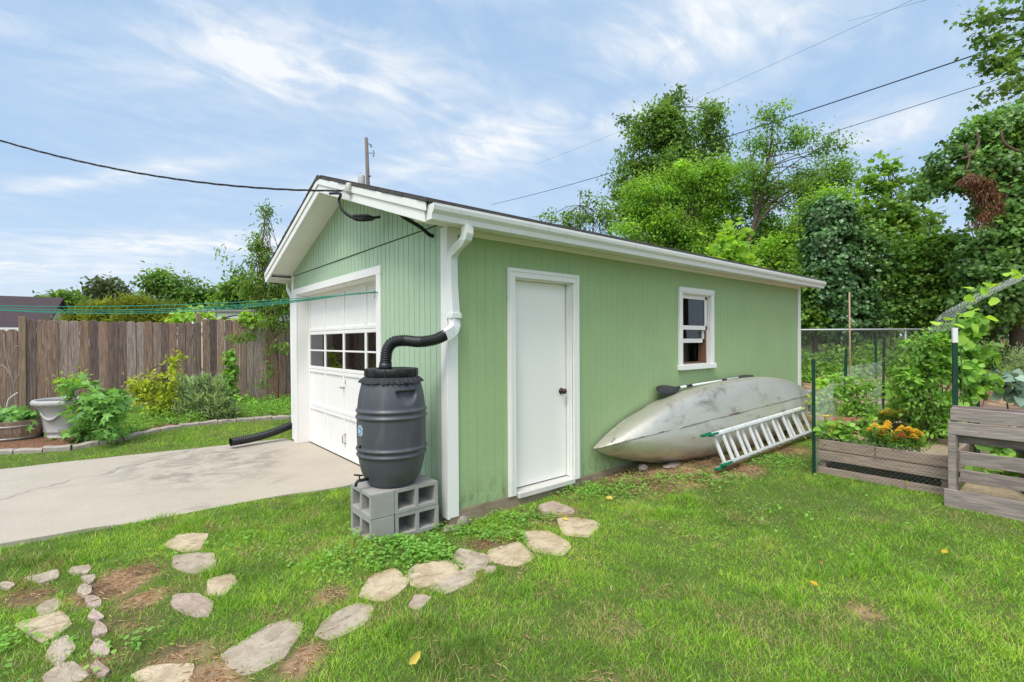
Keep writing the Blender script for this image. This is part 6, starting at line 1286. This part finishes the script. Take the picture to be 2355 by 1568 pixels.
def marigold(label, Y, fol, flowers, seed, rust=()):
    base = gbase(fol[0][0], Y); t = thing('marigold_plant', label, 'flower', base, 'marigold plants'); rng = np.random.default_rng(seed)
    crown('foliage', pxl(fol, Y, 0.8), 900, 0.045, 'narrow', G_MID, t, seed, 60, 0.035, upd=0.4, droop=0)
    for i, (a, b) in enumerate(flowers):
        c = pt(a, b, Y + rng.uniform(-0.10, 0.06)) + np.array((0, 0, 0.012)); mb = MB(); n = 18; r0 = rng.uniform(0.034, 0.046)
        for ring, (k, z, tilt) in enumerate(((1.0, 0.0, 0.10), (0.78, 0.010, 0.45), (0.5, 0.018, 0.8), (0.25, 0.024, 1.2))):
            m = max(5, int(n * k)); 
            for j in range(m):
                an = 2 * math.pi * j / m + ring * 0.3 + rng.uniform(-.1, .1); w = 0.20 if ring == 0 else 0.26; rr = r0 * k; zz = c[2] + z + 0.006 * rng.random()
                e = lambda q, f, h: (c[0] + f * math.cos(an + q), c[1] + f * math.sin(an + q), zz + h)
                mb.add([e(0, rr * 0.2, 0), e(-w, rr * 0.85, 0.004 * tilt), e(-w * 0.5, rr * 1.05, 0.012 * tilt), e(w * 0.5, rr * 1.05, 0.010 * tilt), e(w, rr * 0.85, 0.004 * tilt)], [(0, 1, 2), (0, 2, 3), (0, 3, 4)])
        mb.build('flower_head', ORD if i in rust else ORG, t)
        s_ = MB(); s_.tube([c - (0, 0, 0.002), (c[0], c[1], base[2] + 0.25)], 0.003, 5); s_.build('stem', STEM, t)
z5 = lambda L_: [(1823.8 + .391 * a, 597.7 + .391 * b) for a, b in L_]
marigold('orange marigold cluster on the left, in the middle of the front bed', 4.95, [(2015, 1010, 26, 14), (2030, 1025, 30, 10)], z5([(450, 1010), (480, 987), (512, 1003), (495, 1030), (528, 1015), (555, 970), (552, 988), (490, 1070), (505, 1050), (575, 1050), (588, 1033), (520, 1035), (545, 1000)]), 81)
marigold('orange marigold cluster on the right of the front bed beside the tomato', 4.8, [(2075, 1015, 26, 14), (2100, 1020, 20, 10)], z5([(622, 1020), (640, 1047), (680, 1008), (692, 1025), (720, 1020), (612, 1050), (676, 1030), (740, 1060), (600, 1068), (655, 1075), (705, 1050), (745, 1035), (640, 1000)]), 82, (1, 5))
marigold('orange marigold cluster in the second bed behind the front one', 5.75, [(2040, 960, 26, 10), (2100, 968, 22, 10)], z5([(530, 910), (563, 895), (598, 910), (545, 903), (518, 915), (712, 920), (748, 940), (690, 897), (620, 818), (655, 912), (675, 930), (600, 930), (730, 955), (575, 925), (640, 900)]), 83)
for i, (a, b, Y, lb) in enumerate(((1900, 957, 5.3, 'orange yellow squash blossom at the top of the squash plant'), (1912, 978, 5.2, 'pale yellow squash blossom low among the squash leaves'))):
    c = pt(a, b, Y); mb = MB()
    for j in range(5):
        an = 2 * math.pi * j / 5; e = lambda q, f, h: (c[0] + f * math.cos(an + q), c[1] + f * math.sin(an + q), c[2] + h)
        mb.add([e(0, .004, -.02), e(-.5, .03, .005), e(0, .055, .012), e(.5, .03, .005)], [(0, 1, 2, 3)])
    mb.tube([c + (0, 0, -0.02), c + (0, 0, -0.12)], 0.004, 5); tag(mb.build('squash_blossom', YEL), lb, 'flower')
tree('pepper_plant', 'bushy light green plant in the second bed right of its marigolds', 'plant', gbase(2110, 5.9), pxl([(2085, 930, 26, 20), (2115, 940, 24, 18), (2065, 915, 18, 14)], 5.9, 0.9), 700, 0.055, 'oval', G_TOM, seed=86, clusters=70, sigma=0.045, r0=0.008, ntips=20, twig=0.003)
tree('pepper_plant', 'leafy plant filling the farthest bed below the bare bank', 'plant', gbase(2050, 8.0), pxl([(2035, 895, 26, 16), (2070, 880, 24, 22), (2100, 870, 26, 26), (2010, 905, 16, 10)], 8.0, 0.9), 900, 0.07, 'oval', G_TOM, seed=87, clusters=80, sigma=0.06, r0=0.008, ntips=20, twig=0.004)
tree('bush_bean', 'yellow green bean plant between the two left garden posts', 'plant', gbase(1905, 6.8), pxl([(1900, 900, 20, 14), (1885, 930, 16, 16), (1915, 935, 20, 14), (1890, 880, 12, 8)], 6.8, 0.9), 420, 0.06, 'broad', G_LIME, seed=88, clusters=60, sigma=0.05, r0=0.006, ntips=20, twig=0.003)
tree('asparagus_fern', 'feathery grey green asparagus plant behind the cedar bed at the right edge', 'plant', gbase(2340, 7.2), pxl([(2340, 830, 22, 36), (2365, 860, 24, 40), (2325, 870, 16, 24)], 7.2), 2200, 0.05, 'needle', G_LAV, seed=75, clusters=120, sigma=0.06, r0=0.008, ntips=30, twig=0.003, upd=0.5)
tree('kale_plant', 'blue grey kale spilling over the cedar bed at the right edge', 'plant', gbase(2325, 6.0) + (0, 0, 0.5), pxl([(2325, 880, 26, 8), (2345, 890, 24, 10), (2300, 872, 18, 8), (2335, 905, 14, 10)], 5.95), 130, 0.13, 'broad', G_KALE, seed=76, clusters=40, sigma=0.05, r0=0.01, ntips=10, twig=0.005)
tree('cucumber_plant', 'large green leaf plant seen through the lower slats of the pallet gate', 'plant', gbase(2310, 4.7), pxl([(2305, 1035, 26, 10), (2340, 1045, 20, 10), (2350, 1010, 18, 10), (2275, 1085, 20, 14), (2330, 1100, 24, 14)], 4.75), 40, 0.17, 'heart', G_TOM, seed=77, clusters=24, sigma=0.03, r0=0.006, ntips=10, twig=0.004)

# --- fallen leaves on the lawn
for i, (a, b, s, col, lb) in enumerate(((940, 1550, 0.075, 0.8, 'pale yellow leaf standing in the grass at the bottom of the lawn'), (1881, 1364, 0.055, 0.5, 'curled yellow leaf in the middle of the right lawn'), (1887, 1305, 0.045, 0.15, 'orange brown leaf above the curled yellow one on the right lawn'),
    (2163, 1284, 0.055, 0.5, 'yellow leaf on the lawn below the pallet gate corner'), (1942, 1089, 0.06, 0.6, 'yellow leaf on the board foot of the marigold bed'), (2083, 1126, 0.05, 0.6, 'yellow leaf standing at the right end of the marigold bed'),
    (1410, 1157, 0.075, 0.7, 'long yellow leaf in the weeds right of the door'), (1306, 1200, 0.06, 0.8, 'yellow leaf lying on the flagstone at the door end'), (2297, 1118, 0.08, 0.6, 'star shaped yellow leaf on the straw behind the gate'))):
    c = gp(a, b) + np.array((0, 0, 0.045 if i != 7 else 0.016)); rng = np.random.default_rng(90 + i)
    o = leaf_object('fallen_leaf', c[None], np.array([(rng.normal(), rng.normal(), 0.2 if i not in (0, 5) else 1.5)]), np.array([(-0.4 * FWD[0] * 1.5, -0.6, 0.9 if i not in (0, 5) else 0.1)]), np.array([s]), np.array([col]), 'maple' if i == 8 else 'oval', leafmat('fallen_leaf_yellow', [(0, (0.45, 0.16, 0.03)), (0.5, (0.62, 0.38, 0.03)), (1, (0.70, 0.58, 0.14))], 0.2) if i == 0 else bpy.data.materials['fallen_leaf_yellow'])
    tag(o, lb, 'leaf', 'fallen yellow leaves')

# ------------------------------------------------------------------ grass and weeds
def stone_mask(x, y):
    m = np.zeros(len(x), bool)
    for poly, ctr in STONES:
        r = np.max(np.linalg.norm(poly - ctr, axis=1)); near = np.where((np.abs(x - ctr[0]) < r) & (np.abs(y - ctr[1]) < r))[0]
        if len(near) == 0: continue
        px, py = x[near], y[near]; ins = np.zeros(len(near), bool); q = ctr + (poly - ctr) * 0.86
        for i in range(len(q)):
            x0, y0 = q[i]; x1, y1 = q[(i + 1) % len(q)]; c = ((y0 > py) != (y1 > py)); xi = (x1 - x0) * (py - y0) / (y1 - y0 + 1e-12) + x0; ins ^= c & (px < xi)
        m[near[ins]] = True
    return m
def lawn_mask(x, y, pad=0.0):
    ok = ~((x > -0.02 - pad) & (x < 7.7) & (y > -0.03 - pad) & (y < 4.5 + pad))
    dlo = np.interp(x, DRV[0], DRV[1]); dhi = np.interp(x, DRV[2], DRV[3]); ok &= ~((x < 0.02) & (y > dlo + 0.005) & (y < dhi - 0.005))
    ok &= ~((y > edge_y(x) - 0.05) & (x < 3.0)); ok &= ~((x > 3.63) & (y < -1.60) & (y > -2.72)); ok &= ~((x > 3.36) & (y <= -2.70)); ok &= ~((x > 4.7) & (y < -1.4)); ok &= ~((x > 8.2))
    for bx0, bx1, by0, by1 in ((-0.73, -0.125, -0.045, 0.36),): ok &= ~((x > bx0) & (x < bx1) & (y > by0) & (y < by1))
    return ok
def grass():
    rng = np.random.default_rng(7); X = []; Y = []
    for r0, r1, dens in ((0.9, 2.2, 9000), (2.2, 3.4, 17000), (3.4, 5.0, 13000), (5.0, 7.5, 7500), (7.5, 12.0, 3500)):
        a = math.radians(62); area = a * (r1 * r1 - r0 * r0); n = int(area * dens); r = np.sqrt(rng.uniform(r0 * r0, r1 * r1, n)); t = rng.uniform(-a, a, n)
        X.append(CAM[0] + FWD[0] * r * np.cos(t) + RGT[0] * r * np.sin(t)); Y.append(CAM[1] + FWD[1] * r * np.cos(t) + RGT[1] * r * np.sin(t))
    x = np.concatenate(X); y = np.concatenate(Y); k = lawn_mask(x, y); x, y = x[k], y[k]
    b = bare(x, y); tuft = vnoise(x, y, 0.16, 71) * 0.6 + vnoise(x, y, 0.06, 72) * 0.4; keep = rng.random(len(x)) > np.clip(b * 1.35 - 0.25 * (tuft - 0.5), 0, 0.97); x, y, b, tuft = x[keep], y[keep], b[keep], tuft[keep]
    keep = ~stone_mask(x, y); x, y, b, tuft = x[keep], y[keep], b[keep], tuft[keep]; n = len(x)
    big = vnoise(x, y, 0.9, 73); bigger = vnoise(x, y, 2.2, 79); z = g(x, y) - 0.012
    side = smooth(-0.2, -1.6, y - 0.1 * x) * smooth(-2.2, -0.6, x + 0.0 * y)         # the mown lawn on the right
    h = (0.018 + 0.026 * tuft ** 1.5 + 0.010 * big) * rng.uniform(0.6, 1.4, n) * (1 - 0.45 * b); strag = rng.random(n) < 0.015; h = np.where(strag, h * 1.5, h); coarse = smooth(0.66, 0.80, vnoise(x, y, 0.20, 91) * 0.65 + vnoise(x, y, 0.55, 92) * 0.35); h = h * (1 + 0.9 * coarse)
    w = rng.uniform(0.0014, 0.0034, n) * (1 + 0.10 * np.hypot(x - CAM[0], y - CAM[1]))
    la = rng.uniform(0, 2 * np.pi, n); le = h * rng.uniform(0.2, 1.3, n); ld_ = np.stack((np.cos(la), np.sin(la)), -1)
    fa_ = rng.uniform(0, 2 * np.pi, n); wd_ = np.stack((np.cos(fa_), np.sin(fa_)), -1) * w[:, None] / 2
    V = np.zeros((n, 5, 3), np.float32); P = np.stack((x, y), -1)
    V[:, 0, :2] = P - wd_; V[:, 1, :2] = P + wd_; mid = P + ld_ * (le * 0.35)[:, None]; V[:, 2, :2] = mid - wd_ * 0.8; V[:, 3, :2] = mid + wd_ * 0.8; V[:, 4, :2] = P + ld_ * le[:, None]
    V[:, 0, 2] = V[:, 1, 2] = z; V[:, 2, 2] = V[:, 3, 2] = z + h * 0.6; V[:, 4, 2] = z + h
    I = (np.arange(n) * 5)[:, None]; F = np.concatenate((I + np.array((0, 1, 3, 2))[None],)); T = I + np.array((2, 3, 4))[None]
    fine = vnoise(x, y, 0.12, 80)
    mid = vnoise(x, y, 0.42, 81); v = 0.57 + 0.26 * (big - 0.5) + 0.32 * (bigger - 0.5) + 0.40 * (fine - 0.5) + 0.42 * (mid - 0.5) + rng.normal(0, 0.20, n)
    v = v - 0.12 * coarse; dry = rng.random(n) < 0.07 + 0.48 * smooth(0.52, 0.85, vnoise(x, y, 0.35, 75) * 0.6 + vnoise(x, y, 0.11, 76) * 0.4) + 0.55 * b; v = np.where(dry, rng.uniform(0.0, 0.14, n), np.clip(v, 0.2, 1))
    m = leafmat('grass_blades', [(0.0, (0.58, 0.45, 0.25)), (0.13, (0.42, 0.38, 0.13)), (0.22, (0.088, 0.20, 0.024)), (0.5, (0.205, 0.45, 0.034)), (0.78, (0.34, 0.60, 0.045)), (1.0, (0.50, 0.70, 0.085))], 0.30, 0.45, 0.35, 1.3)
    tag(np_mesh('lawn_grass', V.reshape(-1, 3), [F, T], m, v=np.concatenate((v, v))), kind='stuff')
    print('grass blades', n)
grass()
def weeds():
    rng = np.random.default_rng(77); P = []
    def strip(n, fx, fy): P.append(np.stack((fx(rng.random(n)), fy(rng.random(n))), -1))
    def blob(px, py, a, b, n):
        c = gp(px, py); r = np.linalg.norm(gp(px + a, py)[:2] - c[:2]); d = np.linalg.norm(gp(px, py - b)[:2] - c[:2]); q = rng.normal(0, 0.55, (n, 2)); P.append(c[:2] + q[:, :1] * r * RGT + q[:, 1:] * d * FWD)
    for a in ((870, 1250, 110, 26, 700), (960, 1262, 80, 30, 1100), (1010, 1290, 50, 16, 260), (1090, 1225, 90, 18, 700), (1200, 1195, 90, 14, 500), (1330, 1130, 90, 18, 800), (1420, 1125, 90, 24, 700), (1180, 1240, 60, 10, 150), (1540, 1105, 100, 18, 500), (1640, 1105, 60, 20, 450), (1760, 1060, 90, 18, 700), (1840, 1020, 40, 16, 350), (880, 1300, 40, 20, 160), (760, 1290, 90, 30, 200), (830, 1230, 14, 16, 120), (935, 1190, 60, 14, 300), (80, 1520, 60, 50, 150), (30, 1480, 40, 30, 90), (300, 1490, 60, 40, 100), (1700, 1200, 300, 60, 300), (550, 1250, 200, 40, 150)): blob(*a)
    q = np.concatenate(P); k = lawn_mask(q[:, 0], q[:, 1]) | ((q[:, 0] > -0.6) & (q[:, 0] < -0.1) & (q[:, 1] > -0.05) & (q[:, 1] < 0.1)); q = q[k]; q = q[~stone_mask(q[:, 0], q[:, 1])]
    kk = vnoise(q[:, 0], q[:, 1], 0.12, 78); q = q[kk > 0.3]; kk = kk[kk > 0.3]; n = len(q)
    z = g(q[:, 0], q[:, 1]) + rng.uniform(0.005, 0.06, n) * (0.5 + kk); s = rng.uniform(0.012, 0.030, n)
    tag(leaf_object('clover_weeds', np.c_[q, z], np.c_[rng.normal(0, 1, (n, 2)), rng.normal(0.0, 0.2, n)], np.array((0, 0, 1.0)) + rng.normal(0, 0.3, (n, 3)), s, 0.25 + 0.5 * kk + rng.normal(0, 0.14, n), 'round', G_CLOV), kind='stuff')
weeds()
def straw_litter():
    rng = np.random.default_rng(88); n = 160000; r = np.sqrt(rng.uniform(0.8, 60, n)); t = rng.uniform(-1.05, 1.05, n); x = CAM[0] + FWD[0] * r * np.cos(t) + RGT[0] * r * np.sin(t); y = CAM[1] + FWD[1] * r * np.cos(t) + RGT[1] * r * np.sin(t)
    k = lawn_mask(x, y); x, y = x[k], y[k]; b = bare(x, y); k = rng.random(len(x)) < np.clip(b * 1.3 - 0.1, 0, 1); x, y = x[k], y[k]; k = ~stone_mask(x, y); x, y = x[k], y[k]; n = len(x)
    d = np.c_[rng.normal(0, 1, (n, 2)), rng.normal(0, 0.12, n)]
    tag(leaf_object('dry_straw', np.c_[x, y, g(x, y) + rng.uniform(0.004, 0.02, n)], d, np.array((0, 0, 1.0)) + rng.normal(0, 0.3, (n, 3)), rng.uniform(0.02, 0.05, n), rng.random(n), 'needle', leafmat('dry_straw', [(0, (0.30, 0.18, 0.09)), (0.5, (0.55, 0.36, 0.20)), (1, (0.68, 0.50, 0.30))], 0.1)), kind='stuff')
straw_litter()
